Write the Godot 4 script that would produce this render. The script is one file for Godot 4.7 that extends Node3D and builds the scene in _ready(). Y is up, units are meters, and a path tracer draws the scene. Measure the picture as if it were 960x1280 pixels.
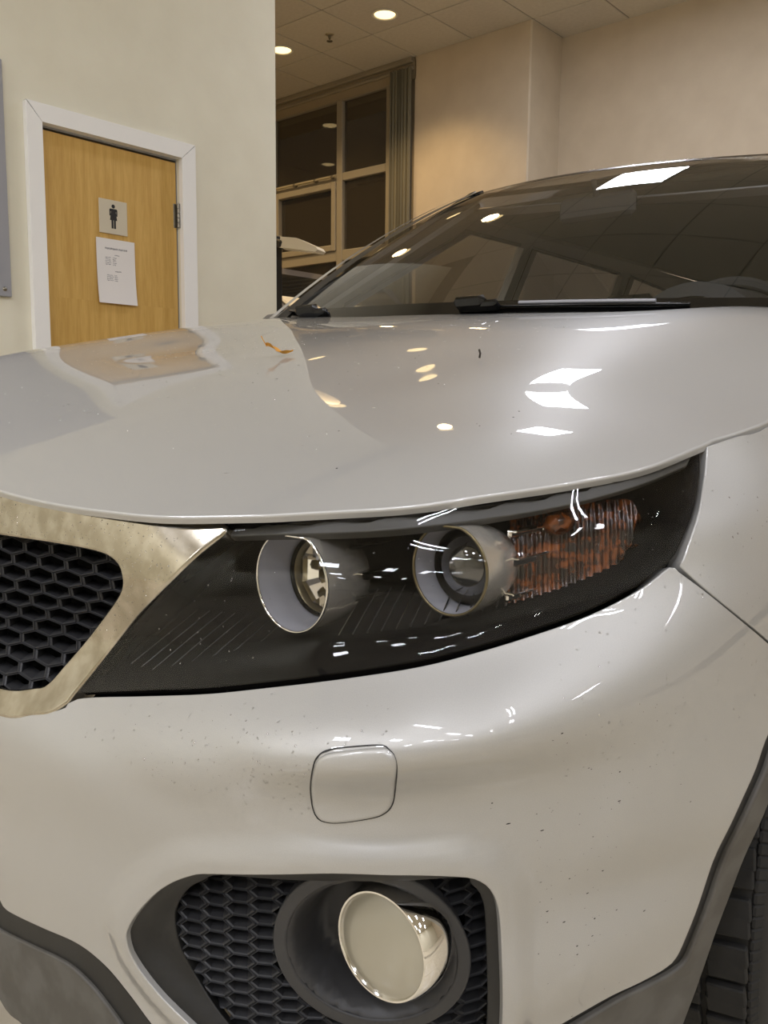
extends Node3D
# A silver car seen from its front left corner, in a showroom with a washroom door, windows and a tiled ceiling.
# World axes: x to the car's left, y up, z towards the car's front. Units are metres.

const EYE := Vector3(1.245, 1.0, 0.5)
var mat := {}
var rng := RandomNumberGenerator.new()
var car: Node3D

func _ready() -> void:
	rng.seed = 11
	# camera
	var cam := Camera3D.new()
	cam.name = "camera"
	cam.fov = rad_to_deg(2.0 * atan(640.0 / 1080.0))
	cam.near = 0.05
	cam.far = 60.0
	cam.basis = Basis(Vector3.UP, deg_to_rad(41.0)) * Basis(Vector3.RIGHT, deg_to_rad(-7.4)) * Basis(Vector3.BACK, deg_to_rad(0.6))
	cam.position = EYE
	add_child(cam)
	cam.current = true
	# sky: night outside the windows
	var we := WorldEnvironment.new()
	we.name = "world"
	var env := Environment.new()
	env.background_mode = Environment.BG_COLOR
	env.background_color = Color(0.10, 0.09, 0.075)
	env.tonemap_mode = Environment.TONE_MAPPER_LINEAR
	env.tonemap_exposure = EXPOSURE
	env.sdfgi_enabled = true
	env.ssao_enabled = true
	env.ssil_enabled = true
	we.environment = env
	add_child(we)
	make_materials()
	ceiling_lights()
	build_room()
	build_wall_things()
	build_windows()
	build_far_things()
	build_car()
	build_small_things()

const EXPOSURE := 1.12
const PANEL_LIGHT := 14.0
const CEILING := 4.05

# ---------------------------------------------------------------- naming and tags
func put(called: String, node: Node3D, parent: Node = null) -> Node3D:
	node.name = called
	if parent == null:
		parent = self
	parent.add_child(node, true)
	return node

func numbered(called: String) -> String:
	if not has_node(called):
		return called
	var k := 1
	while has_node("%s_%03d" % [called, k]):
		k += 1
	return "%s_%03d" % [called, k]

func tag(o: Node, label: String, category: String, group := "") -> Node:
	o.set_meta("label", label)
	o.set_meta("category", category)
	if group != "":
		o.set_meta("group", group)
	return o

func struct(o: Node) -> Node:
	o.set_meta("kind", "structure")
	return o

func obj(called: String, mesh: Mesh, m: Material, parent: Node = null, at := Vector3.ZERO, turn := Basis.IDENTITY) -> MeshInstance3D:
	var o := MeshInstance3D.new()
	o.mesh = mesh
	if m != null:
		o.material_override = m
	o.position = at
	o.basis = turn
	o.name = numbered(called) if parent == null else called
	(self if parent == null else parent).add_child(o, true)
	return o

func group_node(called: String, parent: Node = null, at := Vector3.ZERO) -> Node3D:
	var o := Node3D.new()
	o.name = numbered(called) if parent == null else called
	o.position = at
	(self if parent == null else parent).add_child(o, true)
	return o

# ---------------------------------------------------------------- materials
func M(called: String, c: Color, rough := 0.5, metal := 0.0, coat := 0.0, coat_rough := 0.03) -> StandardMaterial3D:
	var m := StandardMaterial3D.new()
	m.resource_name = called
	m.albedo_color = c
	m.roughness = rough
	m.metallic = metal
	if coat > 0.0:
		m.clearcoat_enabled = true
		m.clearcoat = coat
		m.clearcoat_roughness = coat_rough
	mat[called] = m
	return m

func noise_tex(freq: float, lo: Color, hi: Color, size := 512, octaves := 4, sd := 1, lo_at := 0.0, hi_at := 1.0) -> NoiseTexture2D:
	var n := FastNoiseLite.new()
	n.noise_type = FastNoiseLite.TYPE_SIMPLEX_SMOOTH
	n.frequency = freq
	n.fractal_octaves = octaves
	n.seed = sd
	var t := NoiseTexture2D.new()
	t.width = size
	t.height = size
	t.seamless = true
	t.noise = n
	var g := Gradient.new()
	g.offsets = PackedFloat32Array([lo_at, hi_at])
	g.colors = PackedColorArray([lo, hi])
	t.color_ramp = g
	return t

func bump_tex(freq: float, strength: float, size := 512, sd := 3) -> NoiseTexture2D:
	var n := FastNoiseLite.new()
	n.noise_type = FastNoiseLite.TYPE_SIMPLEX
	n.frequency = freq
	n.fractal_octaves = 2
	n.seed = sd
	var t := NoiseTexture2D.new()
	t.width = size
	t.height = size
	t.seamless = true
	t.as_normal_map = true
	t.bump_strength = strength
	t.noise = n
	return t

func triplanar(m: StandardMaterial3D, s: float) -> StandardMaterial3D:
	m.uv1_triplanar = true
	m.uv1_world_triplanar = true
	m.uv1_scale = Vector3(s, s, s)
	return m

func make_materials() -> void:
	var g := Color(1, 1, 1)
	var paint := M("silver_paint", Color(0.705, 0.70, 0.685), 0.48, 0.42, 1.0, 0.015)
	paint.albedo_texture = noise_tex(0.35, Color(0.93, 0.93, 0.93), g, 512, 2, 4, 0.2, 0.8)
	triplanar(paint, 6.0)
	M("black_gap", Color(0.015, 0.015, 0.015), 0.9)
	var tr := M("black_plastic", Color(0.105, 0.105, 0.10), 0.55)
	tr.albedo_texture = noise_tex(0.008, Color(0.82, 0.80, 0.78), Color(1, 1, 1), 512, 4, 9, 0.3, 0.7)
	triplanar(tr, 3.0)
	var tg := M("grey_plastic", Color(0.34, 0.33, 0.31), 0.6)
	tg.albedo_texture = noise_tex(0.008, Color(0.86, 0.85, 0.83), Color(1, 1, 1), 512, 4, 8, 0.3, 0.7)
	triplanar(tg, 3.0)
	M("mesh_plastic", Color(0.185, 0.185, 0.19), 0.5)
	M("gloss_black", Color(0.02, 0.02, 0.02), 0.18)
	M("lamp_black", Color(0.075, 0.07, 0.065), 0.55).metallic_specular = 0.15
	M("lamp_band", Color(0.24, 0.235, 0.22), 0.45)
	M("lamp_rib", Color(0.14, 0.135, 0.13), 0.25)
	var ch := M("satin_chrome", Color(0.76, 0.735, 0.685), 0.16, 1.0)
	M("cup_metal", Color(0.92, 0.90, 0.86), 0.22, 0.82)
	ch.albedo_texture = noise_tex(0.012, Color(0.86, 0.85, 0.82), g, 512, 4, 12, 0.3, 0.7)
	triplanar(ch, 4.0)
	M("chrome", Color(0.90, 0.89, 0.87), 0.05, 1.0)
	M("dull_silver", Color(0.60, 0.60, 0.62), 0.5, 0.35)
	M("brass", Color(0.42, 0.38, 0.28), 0.3, 0.8)
	var am := M("amber", Color(0.50, 0.28, 0.10), 0.25, 0.1, 0.6)
	am.albedo_texture = noise_tex(0.02, Color(0.12, 0.09, 0.08), Color(1.0, 0.95, 0.9), 256, 4, 6, 0.35, 0.75)
	triplanar(am, 9.0)
	pane("lens_glass", Color(0.06, 0.055, 0.05, 0.06))
	mat.lens_glass.metallic_specular = 0.36
	pane("privacy_glass", Color(0.06, 0.07, 0.06, 0.86))
	pane("windshield_glass", Color(0.07, 0.085, 0.06, 0.27))
	pane("tinted_glass", Color(0.05, 0.07, 0.06, 0.5))
	pane("window_glass", Color(0.28, 0.25, 0.20, 0.30))
	var sg := M("bulb_glass", Color(0.10, 0.10, 0.10), 0.04, 0.0, 1.0)
	sg.metallic_specular = 0.8
	M("frosted_glass", Color(0.60, 0.575, 0.50), 0.35, 0.0, 1.0, 0.1)
	var rub := M("rubber", Color(0.115, 0.11, 0.10), 0.8)
	rub.albedo_texture = noise_tex(0.02, Color(0.7, 0.69, 0.66), g, 512, 4, 15)
	triplanar(rub, 5.0)
	M("interior", Color(0.24, 0.24, 0.235), 0.7)
	M("interior_light", Color(0.42, 0.42, 0.40), 0.8)
	M("rim_silver", Color(0.75, 0.75, 0.75), 0.3, 0.8)
	# room
	var wl := M("cream_paint", Color(0.905, 0.885, 0.805), 0.75)
	wl.albedo_texture = noise_tex(0.01, Color(0.975, 0.97, 0.965), g, 512, 5, 21)
	triplanar(wl, 0.7)
	var w2 := M("tan_paint", Color(0.80, 0.745, 0.66), 0.75)
	w2.albedo_texture = noise_tex(0.01, Color(0.96, 0.955, 0.95), g, 512, 5, 22)
	triplanar(w2, 0.7)
	var w3 := M("pale_paint", Color(0.815, 0.79, 0.745), 0.7)
	var ct := M("ceiling_board", Color(0.80, 0.775, 0.72), 0.85)
	ct.albedo_texture = noise_tex(0.03, Color(0.95, 0.945, 0.94), g, 512, 4, 24)
	triplanar(ct, 1.5)
	var ct2 := ct.duplicate() as StandardMaterial3D
	ct2.albedo_color = Color(0.785, 0.76, 0.71)
	mat["ceiling_board_two"] = ct2
	M("ceiling_grid", Color(0.48, 0.46, 0.42), 0.8)
	var fl := M("floor_tile", Color(0.82, 0.78, 0.70), 0.22)
	fl.albedo_texture = noise_tex(0.02, Color(0.93, 0.92, 0.9), g, 512, 4, 26)
	triplanar(fl, 1.0)
	M("grout", Color(0.42, 0.40, 0.37), 0.9)
	M("white_gloss", Color(0.96, 0.955, 0.94), 0.16)
	M("jamb_grey", Color(0.62, 0.62, 0.62), 0.6)
	wood()
	M("sign_metal", Color(0.81, 0.77, 0.68), 0.4)
	M("sign_black", Color(0.10, 0.10, 0.11), 0.5)
	M("hinge_metal", Color(0.55, 0.53, 0.48), 0.35, 0.9)
	notice()
	M("panel_grey", Color(0.60, 0.60, 0.615), 0.4)
	M("frame_beige", Color(0.56, 0.53, 0.47), 0.5)
	M("header_beige", Color(0.60, 0.55, 0.47), 0.6)
	M("curtain_olive", Color(0.45, 0.43, 0.36), 0.9)
	M("rail_metal", Color(0.72, 0.68, 0.58), 0.4, 0.6)
	M("post_black", Color(0.03, 0.03, 0.032), 0.5)
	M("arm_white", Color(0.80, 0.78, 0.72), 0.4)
	M("van_dark", Color(0.27, 0.28, 0.33), 0.35, 0.1, 0.5)
	M("board_brown", Color(0.47, 0.44, 0.39), 0.6)
	M("lamp_trim", Color(0.85, 0.84, 0.80), 0.35)
	M("leaf_dry", Color(0.80, 0.56, 0.16), 0.7)
	mat["leaf_dry"].backlight_enabled = true
	mat["leaf_dry"].backlight = Color(0.3, 0.18, 0.05)
	M("pillar_black", Color(0.06, 0.06, 0.062), 0.55)
	M("seed_brown", Color(0.16, 0.13, 0.09), 0.8)
	M("dirt", Color(0.10, 0.09, 0.075), 0.9)
	var dr := StandardMaterial3D.new()
	dr.albedo_color = Color(1, 1, 1, 0.04)
	dr.roughness = 0.0
	dr.transparency = BaseMaterial3D.TRANSPARENCY_ALPHA
	dr.refraction_enabled = true
	dr.refraction_scale = 0.033
	mat["water"] = dr
	glow("cool_glow", Color(0.93, 0.96, 1.0), 2.0)
	glow("warm_glow", Color(1.0, 0.86, 0.60), 2.2)

func pane(called: String, c: Color) -> void:
	var m := StandardMaterial3D.new()
	m.albedo_color = c
	m.roughness = 0.0
	m.transparency = BaseMaterial3D.TRANSPARENCY_ALPHA
	mat[called] = m

func glow(called: String, c: Color, e: float) -> void:
	var m := StandardMaterial3D.new()
	m.albedo_color = Color(0.9, 0.9, 0.9)
	m.emission_enabled = true
	m.emission = c
	m.emission_energy_multiplier = e
	mat[called] = m

func wood() -> void:
	# beech veneer: fine vertical grain, drawn as stretched noise along the height
	var n := FastNoiseLite.new()
	n.frequency = 0.02
	n.fractal_octaves = 4
	n.seed = 5
	var im := Image.create(256, 512, false, Image.FORMAT_RGB8)
	for y in 512:
		for x in 256:
			var v := n.get_noise_2d(x * 3.2, y * 0.10) * 0.5 + n.get_noise_2d(x * 14.0 + 900.0, y * 0.5) * 0.35
			im.set_pixel(x, y, Color(0.800 + v * 0.10, 0.640 + v * 0.11, 0.345 + v * 0.11))
	var m := StandardMaterial3D.new()
	m.albedo_texture = ImageTexture.create_from_image(im)
	m.roughness = 0.45
	triplanar(m, 1.4)
	mat["beech"] = m

func notice() -> void:
	# the printed sheet: a heading, two short columns of small print with their own headings, too small to read
	var im := Image.create(210, 297, false, Image.FORMAT_RGB8)
	im.fill(Color(0.90, 0.88, 0.86))
	var ink := Color(0.45, 0.44, 0.45)
	var r := RandomNumberGenerator.new()
	r.seed = 3
	small_print(im, r, 46, 40, 122, 9, ink.darkened(0.2))
	small_print(im, r, 98, 70, 26, 6, ink)
	for k in 5:
		small_print(im, r, 46, 83 + k * 8, 30, 5, ink)
		small_print(im, r, 86, 83 + k * 8, 18, 5, ink)
	small_print(im, r, 98, 144, 34, 6, ink)
	for k in 4:
		small_print(im, r, 52, 164 + k * 8, 32, 5, ink)
		small_print(im, r, 92, 164 + k * 8, 16, 5, ink)
	var m := StandardMaterial3D.new()
	m.albedo_texture = ImageTexture.create_from_image(im)
	m.roughness = 0.7
	mat["notice"] = m

func small_print(im: Image, r: RandomNumberGenerator, x: int, y: int, w: int, h: int, ink: Color) -> void:
	var at := x
	while at < x + w:
		var l := r.randi_range(2, 4)
		im.fill_rect(Rect2i(at, y + r.randi_range(0, 1), l, h - r.randi_range(1, 2)), ink.lightened(r.randf() * 0.3))
		at += l + r.randi_range(1, 2)

# ---------------------------------------------------------------- mesh helpers
func start() -> SurfaceTool:
	var st := SurfaceTool.new()
	st.begin(Mesh.PRIMITIVE_TRIANGLES)
	return st

func tri(st: SurfaceTool, a: Vector3, b: Vector3, c: Vector3, na: Vector3, nb: Vector3, nc: Vector3, ua := Vector2.ZERO, ub := Vector2.ZERO, uc := Vector2.ZERO) -> void:
	var f := (b - a).cross(c - a)
	if f.length_squared() < 1e-16:
		return
	var flip := f.dot(na + nb + nc) > 0.0   # front faces run clockwise
	st.set_normal(na); st.set_uv(ua); st.add_vertex(a)
	if flip:
		st.set_normal(nc); st.set_uv(uc); st.add_vertex(c)
		st.set_normal(nb); st.set_uv(ub); st.add_vertex(b)
	else:
		st.set_normal(nb); st.set_uv(ub); st.add_vertex(b)
		st.set_normal(nc); st.set_uv(uc); st.add_vertex(c)

func flat_tri(st: SurfaceTool, a: Vector3, b: Vector3, c: Vector3, out: Vector3, ua := Vector2.ZERO, ub := Vector2.ZERO, uc := Vector2.ZERO) -> void:
	var n := (b - a).cross(c - a).normalized()
	if n.dot(out) < 0.0:
		n = -n
	tri(st, a, b, c, n, n, n, ua, ub, uc)

func quad(st: SurfaceTool, a: Vector3, b: Vector3, c: Vector3, d: Vector3, out: Vector3) -> void:
	flat_tri(st, a, b, c, out, Vector2(0, 1), Vector2(1, 1), Vector2(1, 0))
	flat_tri(st, a, c, d, out, Vector2(0, 1), Vector2(1, 0), Vector2(0, 0))

func add_box(st: SurfaceTool, t: Transform3D, size: Vector3, bevel := 0.0) -> void:
	# a box with chamfered edges, centred on t
	var h := size / 2.0
	var b := minf(bevel, minf(h.x, minf(h.y, h.z)) * 0.9)
	var axes := [Vector3.RIGHT, Vector3.UP, Vector3.BACK]
	for k in 3:
		var n: Vector3 = axes[k]
		var u: Vector3 = axes[(k + 1) % 3]
		var v: Vector3 = axes[(k + 2) % 3]
		var hu := h[(k + 1) % 3]
		var hv := h[(k + 2) % 3]
		for s in [-1.0, 1.0]:
			var o: Vector3 = n * h[k] * s
			var p := []
			for c in [[-1, -1], [1, -1], [1, 1], [-1, 1]]:
				p.append(t * (o + u * (hu - b) * c[0] + v * (hv - b) * c[1]))
			quad(st, p[0], p[1], p[2], p[3], t.basis * (n * s))
		if b > 0.0:
			# the four chamfers that run along this axis
			for c in [[-1, -1], [1, -1], [1, 1], [-1, 1]]:
				var cu: float = c[0]
				var cv: float = c[1]
				var p0: Vector3 = u * hu * cu + v * (hv - b) * cv
				var p1: Vector3 = u * (hu - b) * cu + v * hv * cv
				var e: Vector3 = n * (h[k] - b)
				quad(st, t * (p0 - e), t * (p0 + e), t * (p1 + e), t * (p1 - e), t.basis * (u * cu + v * cv))
	if b > 0.0:
		for sx in [-1.0, 1.0]:
			for sy in [-1.0, 1.0]:
				for sz in [-1.0, 1.0]:
					flat_tri(st, t * Vector3(h.x * sx, (h.y - b) * sy, (h.z - b) * sz), t * Vector3((h.x - b) * sx, h.y * sy, (h.z - b) * sz), t * Vector3((h.x - b) * sx, (h.y - b) * sy, h.z * sz), t.basis * Vector3(sx, sy, sz))

func box_mesh(size: Vector3, bevel := 0.0) -> ArrayMesh:
	var st := start()
	add_box(st, Transform3D.IDENTITY, size, bevel)
	return st.commit()

func add_lathe(st: SurfaceTool, t: Transform3D, profile: PackedVector2Array, segs: int, shape: Variant = null, from_angle := 0.0, to_angle := TAU) -> void:
	# profile of (radius, height along the local z axis); shape(angle) scales the radius
	var n := profile.size()
	var seg_n := []
	for i in n - 1:
		var d := profile[i + 1] - profile[i]
		seg_n.append(Vector2(d.y, -d.x).normalized())
	for i in n - 1:
		var n0: Vector2 = seg_n[i]
		var n1: Vector2 = seg_n[i]
		if i > 0 and n0.dot(seg_n[i - 1]) > 0.75:
			n0 = (n0 + seg_n[i - 1]).normalized()
		if i < n - 2 and n1.dot(seg_n[i + 1]) > 0.75:
			n1 = (n1 + seg_n[i + 1]).normalized()
		for k in segs:
			var a0 := lerpf(from_angle, to_angle, float(k) / segs)
			var a1 := lerpf(from_angle, to_angle, float(k + 1) / segs)
			var s0 := 1.0
			var s1 := 1.0
			if shape != null:
				s0 = shape.call(a0)
				s1 = shape.call(a1)
			var d0 := Vector3(cos(a0), sin(a0), 0)
			var d1 := Vector3(cos(a1), sin(a1), 0)
			var p00 := t * (d0 * profile[i].x * s0 + Vector3(0, 0, profile[i].y))
			var p01 := t * (d1 * profile[i].x * s1 + Vector3(0, 0, profile[i].y))
			var p10 := t * (d0 * profile[i + 1].x * s0 + Vector3(0, 0, profile[i + 1].y))
			var p11 := t * (d1 * profile[i + 1].x * s1 + Vector3(0, 0, profile[i + 1].y))
			var b := t.basis
			var q00 := (b * (d0 * n0.x + Vector3(0, 0, n0.y))).normalized()
			var q01 := (b * (d1 * n0.x + Vector3(0, 0, n0.y))).normalized()
			var q10 := (b * (d0 * n1.x + Vector3(0, 0, n1.y))).normalized()
			var q11 := (b * (d1 * n1.x + Vector3(0, 0, n1.y))).normalized()
			tri(st, p00, p01, p11, q00, q01, q11)
			tri(st, p00, p11, p10, q00, q11, q10)

func lathe_mesh(profile: PackedVector2Array, segs := 48, shape: Variant = null) -> ArrayMesh:
	var st := start()
	add_lathe(st, Transform3D.IDENTITY, profile, segs, shape)
	return st.commit()

func add_tube(st: SurfaceTool, pts: PackedVector3Array, radii: PackedFloat32Array, sides := 10, flat := 1.0) -> void:
	# a swept round bar with closed ends; flat squashes it along the frame's second axis
	var rings := []
	var norms := []
	var up := Vector3.UP
	for i in pts.size():
		var d := (pts[mini(i + 1, pts.size() - 1)] - pts[maxi(i - 1, 0)]).normalized()
		if absf(d.dot(up)) > 0.95:
			up = Vector3.RIGHT
		var x := d.cross(up).normalized()
		var y := x.cross(d).normalized()
		var ring := PackedVector3Array()
		var nn := PackedVector3Array()
		for k in sides:
			var a := TAU * k / sides
			ring.append(pts[i] + (x * cos(a) + y * sin(a) * flat) * radii[mini(i, radii.size() - 1)])
			nn.append((x * cos(a) * flat + y * sin(a)).normalized())
		rings.append(ring)
		norms.append(nn)
	for i in pts.size() - 1:
		for k in sides:
			var j := (k + 1) % sides
			tri(st, rings[i][k], rings[i][j], rings[i + 1][j], norms[i][k], norms[i][j], norms[i + 1][j])
			tri(st, rings[i][k], rings[i + 1][j], rings[i + 1][k], norms[i][k], norms[i + 1][j], norms[i + 1][k])
	for e in [0, pts.size() - 1]:
		var d2: Vector3 = (pts[1] - pts[0]) if e > 0 else (pts[0] - pts[1])
		if e > 0:
			d2 = pts[e] - pts[e - 1]
		for k in range(1, sides - 1):
			flat_tri(st, rings[e][0], rings[e][k], rings[e][k + 1], d2)

func tube_mesh(pts: PackedVector3Array, r: float, sides := 10, flat := 1.0) -> ArrayMesh:
	var st := start()
	add_tube(st, pts, PackedFloat32Array([r]), sides, flat)
	return st.commit()

# outlines: chains of points; each chain is a smooth curve, chains meet in corners
func outline(chains: Array, step := 0.01) -> PackedVector2Array:
	var out := PackedVector2Array()
	for chain in chains:
		var n: int = chain.size() / 2
		var p := PackedVector2Array()
		for i in n:
			p.append(Vector2(chain[2 * i], chain[2 * i + 1]))
		var closed := n > 3 and p[0].distance_to(p[n - 1]) < 1e-5
		for i in n - 1:
			var a := p[i - 1] if i > 0 else (p[n - 2] if closed else p[0] * 2.0 - p[1])
			var d := p[i + 2] if i < n - 2 else (p[1] if closed else p[n - 1] * 2.0 - p[n - 2])
			var m := maxi(1, int(ceil(p[i].distance_to(p[i + 1]) / step)))
			for k in m:
				var t := float(k) / m
				var q := p[i].cubic_interpolate(p[i + 1], a, d, t) if n > 2 else p[i].lerp(p[i + 1], t)
				out.append(q)
		if not closed:
			out.append(p[n - 1])
	var clean := PackedVector2Array()
	for q in out:
		if clean.is_empty() or q.distance_to(clean[clean.size() - 1]) > step * 0.08:
			clean.append(q)
	if clean[0].distance_to(clean[clean.size() - 1]) < step * 0.08:
		clean.remove_at(clean.size() - 1)
	if Geometry2D.is_polygon_clockwise(clean):
		clean.reverse()
	return clean

func edge_distance(p: Vector2, poly: PackedVector2Array) -> float:
	var best := 1e9
	var n := poly.size()
	for i in n:
		var q := Geometry2D.get_closest_point_to_segment(p, poly[i], poly[(i + 1) % n])
		best = minf(best, p.distance_squared_to(q))
	return sqrt(best)

func side_of(surf: Callable, p: Vector2, hint: Vector3) -> Vector3:
	var e := 0.0015
	var n := (surf.call(p + Vector2(e, 0)) - surf.call(p - Vector2(e, 0)) as Vector3).cross(surf.call(p + Vector2(0, e)) - surf.call(p - Vector2(0, e)) as Vector3).normalized()
	return n if n.dot(hint) > 0.0 else -n

# A sheet of bodywork: the part of a surface inside an outline, with rounded edges that turn in by a flange.
func add_panel(st: SurfaceTool, outer: PackedVector2Array, holes: Array, surf: Callable, hint: Vector3, cell := 0.012, r := 0.003, flange := 0.012) -> void:
	var lo := outer[0]
	var hi := outer[0]
	for q in outer:
		lo = lo.min(q)
		hi = hi.max(q)
	lo -= Vector2(cell, cell) * 0.37
	var nx := int(ceil((hi.x - lo.x) / cell)) + 1
	var ny := int(ceil((hi.y - lo.y) / cell)) + 1
	var crossed := {}
	var loops := [outer]
	loops.append_array(holes)
	for loop in loops:
		for i in loop.size():
			var a: Vector2 = loop[i]
			var b: Vector2 = loop[(i + 1) % loop.size()]
			var m := int(ceil(a.distance_to(b) / (cell * 0.2))) + 1
			for k in m + 1:
				var c := ((a.lerp(b, float(k) / m) - lo) / cell).floor()
				crossed[Vector2i(int(c.x), int(c.y))] = true
	var pos := {}
	var nor := {}
	for i in nx:
		for j in ny:
			var key := Vector2i(i, j)
			var c0 := lo + Vector2(i, j) * cell
			if crossed.has(key):
				var sq := PackedVector2Array([c0, c0 + Vector2(cell, 0), c0 + Vector2(cell, cell), c0 + Vector2(0, cell)])
				var pieces := Geometry2D.intersect_polygons(sq, outer)
				for h in holes:
					var next: Array[PackedVector2Array] = []
					for pc in pieces:
						next.append_array(Geometry2D.clip_polygons(pc, h))
					pieces = next
				for pc in pieces:
					var ids := Geometry2D.triangulate_polygon(pc)
					var pp := PackedVector3Array()
					var pn := PackedVector3Array()
					for q in pc:
						pp.append(surf.call(q))
						pn.append(side_of(surf, q, hint))
					for k in range(0, ids.size(), 3):
						tri(st, pp[ids[k]], pp[ids[k + 1]], pp[ids[k + 2]], pn[ids[k]], pn[ids[k + 1]], pn[ids[k + 2]], pc[ids[k]], pc[ids[k + 1]], pc[ids[k + 2]])
				continue
			var mid := c0 + Vector2(cell, cell) * 0.5
			if not Geometry2D.is_point_in_polygon(mid, outer):
				continue
			var inside := true
			for h in holes:
				if Geometry2D.is_point_in_polygon(mid, h):
					inside = false
			if not inside:
				continue
			var k4 := [key, key + Vector2i(1, 0), key + Vector2i(1, 1), key + Vector2i(0, 1)]
			for k in k4:
				if not pos.has(k):
					var q: Vector2 = lo + Vector2(k.x, k.y) * cell
					pos[k] = surf.call(q)
					nor[k] = side_of(surf, q, hint)
			tri(st, pos[k4[0]], pos[k4[1]], pos[k4[2]], nor[k4[0]], nor[k4[1]], nor[k4[2]], c0, c0 + Vector2(cell, 0), c0 + Vector2(cell, cell))
			tri(st, pos[k4[0]], pos[k4[2]], pos[k4[3]], nor[k4[0]], nor[k4[2]], nor[k4[3]], c0, c0 + Vector2(cell, cell), c0 + Vector2(0, cell))
	if flange <= 0.0:
		return
	for li in loops.size():
		var loop: PackedVector2Array = loops[li]
		var ccw := not Geometry2D.is_polygon_clockwise(loop)
		var out_sign := (1.0 if ccw else -1.0) * (1.0 if li == 0 else -1.0)
		var n := loop.size()
		var rings := []
		var rn := []
		for i in n:
			var d := (loop[(i + 1) % n] - loop[(i - 1 + n) % n]).normalized()
			var o2 := Vector2(d.y, -d.x) * out_sign
			var p: Vector3 = surf.call(loop[i])
			var nn := side_of(surf, loop[i], hint)
			var o3: Vector3 = surf.call(loop[i] + o2 * 0.002) - p
			o3 = (o3 - nn * o3.dot(nn)).normalized()
			var ring := PackedVector3Array()
			var rnn := PackedVector3Array()
			for k in 4:
				var f := k * PI / 6.0
				ring.append(p + o3 * r * sin(f) - nn * r * (1.0 - cos(f)))
				rnn.append(nn * cos(f) + o3 * sin(f))
			ring.append(p + o3 * r - nn * (r + flange))
			rnn.append(o3)
			rings.append(ring)
			rn.append(rnn)
		for i in n:
			var j := (i + 1) % n
			for k in 4:
				tri(st, rings[i][k], rings[j][k], rings[j][k + 1], rn[i][k], rn[j][k], rn[j][k + 1], loop[i], loop[j], loop[j])
				tri(st, rings[i][k], rings[j][k + 1], rings[i][k + 1], rn[i][k], rn[j][k + 1], rn[i][k + 1], loop[i], loop[j], loop[i])

func panel(called: String, parent: Node, outer: PackedVector2Array, holes: Array, surf: Callable, hint: Vector3, m: Material, cell := 0.012, r := 0.003, flange := 0.012, both := false) -> MeshInstance3D:
	var st := start()
	add_panel(st, outer, holes, surf, hint, cell, r, flange)
	if both:   # and the same on the car's other side
		var other := func(p: Vector2) -> Vector3:
			var q: Vector3 = surf.call(p)
			return Vector3(-q.x, q.y, q.z)
		add_panel(st, outer, holes, other, Vector3(-hint.x, hint.y, hint.z), cell * 1.5, r, flange)
	return obj(called, st.commit(), m, parent)

# ---------------------------------------------------------------- the car's two master surfaces (cubic B-spline nets)
func weights(t: float) -> Vector4:
	var s := 1.0 - t
	return Vector4(s * s * s, 3.0 * t * t * t - 6.0 * t * t + 4.0, -3.0 * t * t * t + 3.0 * t * t + 3.0 * t + 1.0, t * t * t) / 6.0

func net_at(net: Array, fx: float, fy: float) -> float:
	var nx := net.size()
	var ny: int = net[0].size()
	var i := clampi(int(floor(fx)), 1, nx - 3)
	var j := clampi(int(floor(fy)), 1, ny - 3)
	var wx := weights(fx - i)
	var wy := weights(fy - j)
	var v := 0.0
	for k in 4:
		var row: Array = net[i - 1 + k]
		v += wx[k] * (row[j - 1] * wy.x + row[j] * wy.y + row[j + 1] * wy.z + row[j + 2] * wy.w)
	return v

# the hood: height over (x, distance behind the nose)
func hood_at(p: Vector2) -> Vector3:
	return Vector3(p.x, net_at(HOOD_NET, (p.x + 1.0) / 0.125, (p.y + 0.25) / 0.125), -p.y)

# the nose and the corner: distance out from the car along a line at 41 degrees, over (distance along the corner, height)
const ALONG := Vector3(0.75471, 0.0, -0.65606)
const OUTWARD := Vector3(0.65606, 0.0, 0.75471)
func front_at(p: Vector2, off := 0.0) -> Vector3:
	var w := net_at(FRONT_NET, (p.x + 0.63) / 0.07, (p.y - 0.13) / 0.03) + off
	return ALONG * p.x + OUTWARD * w + Vector3(0, p.y, 0)

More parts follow.
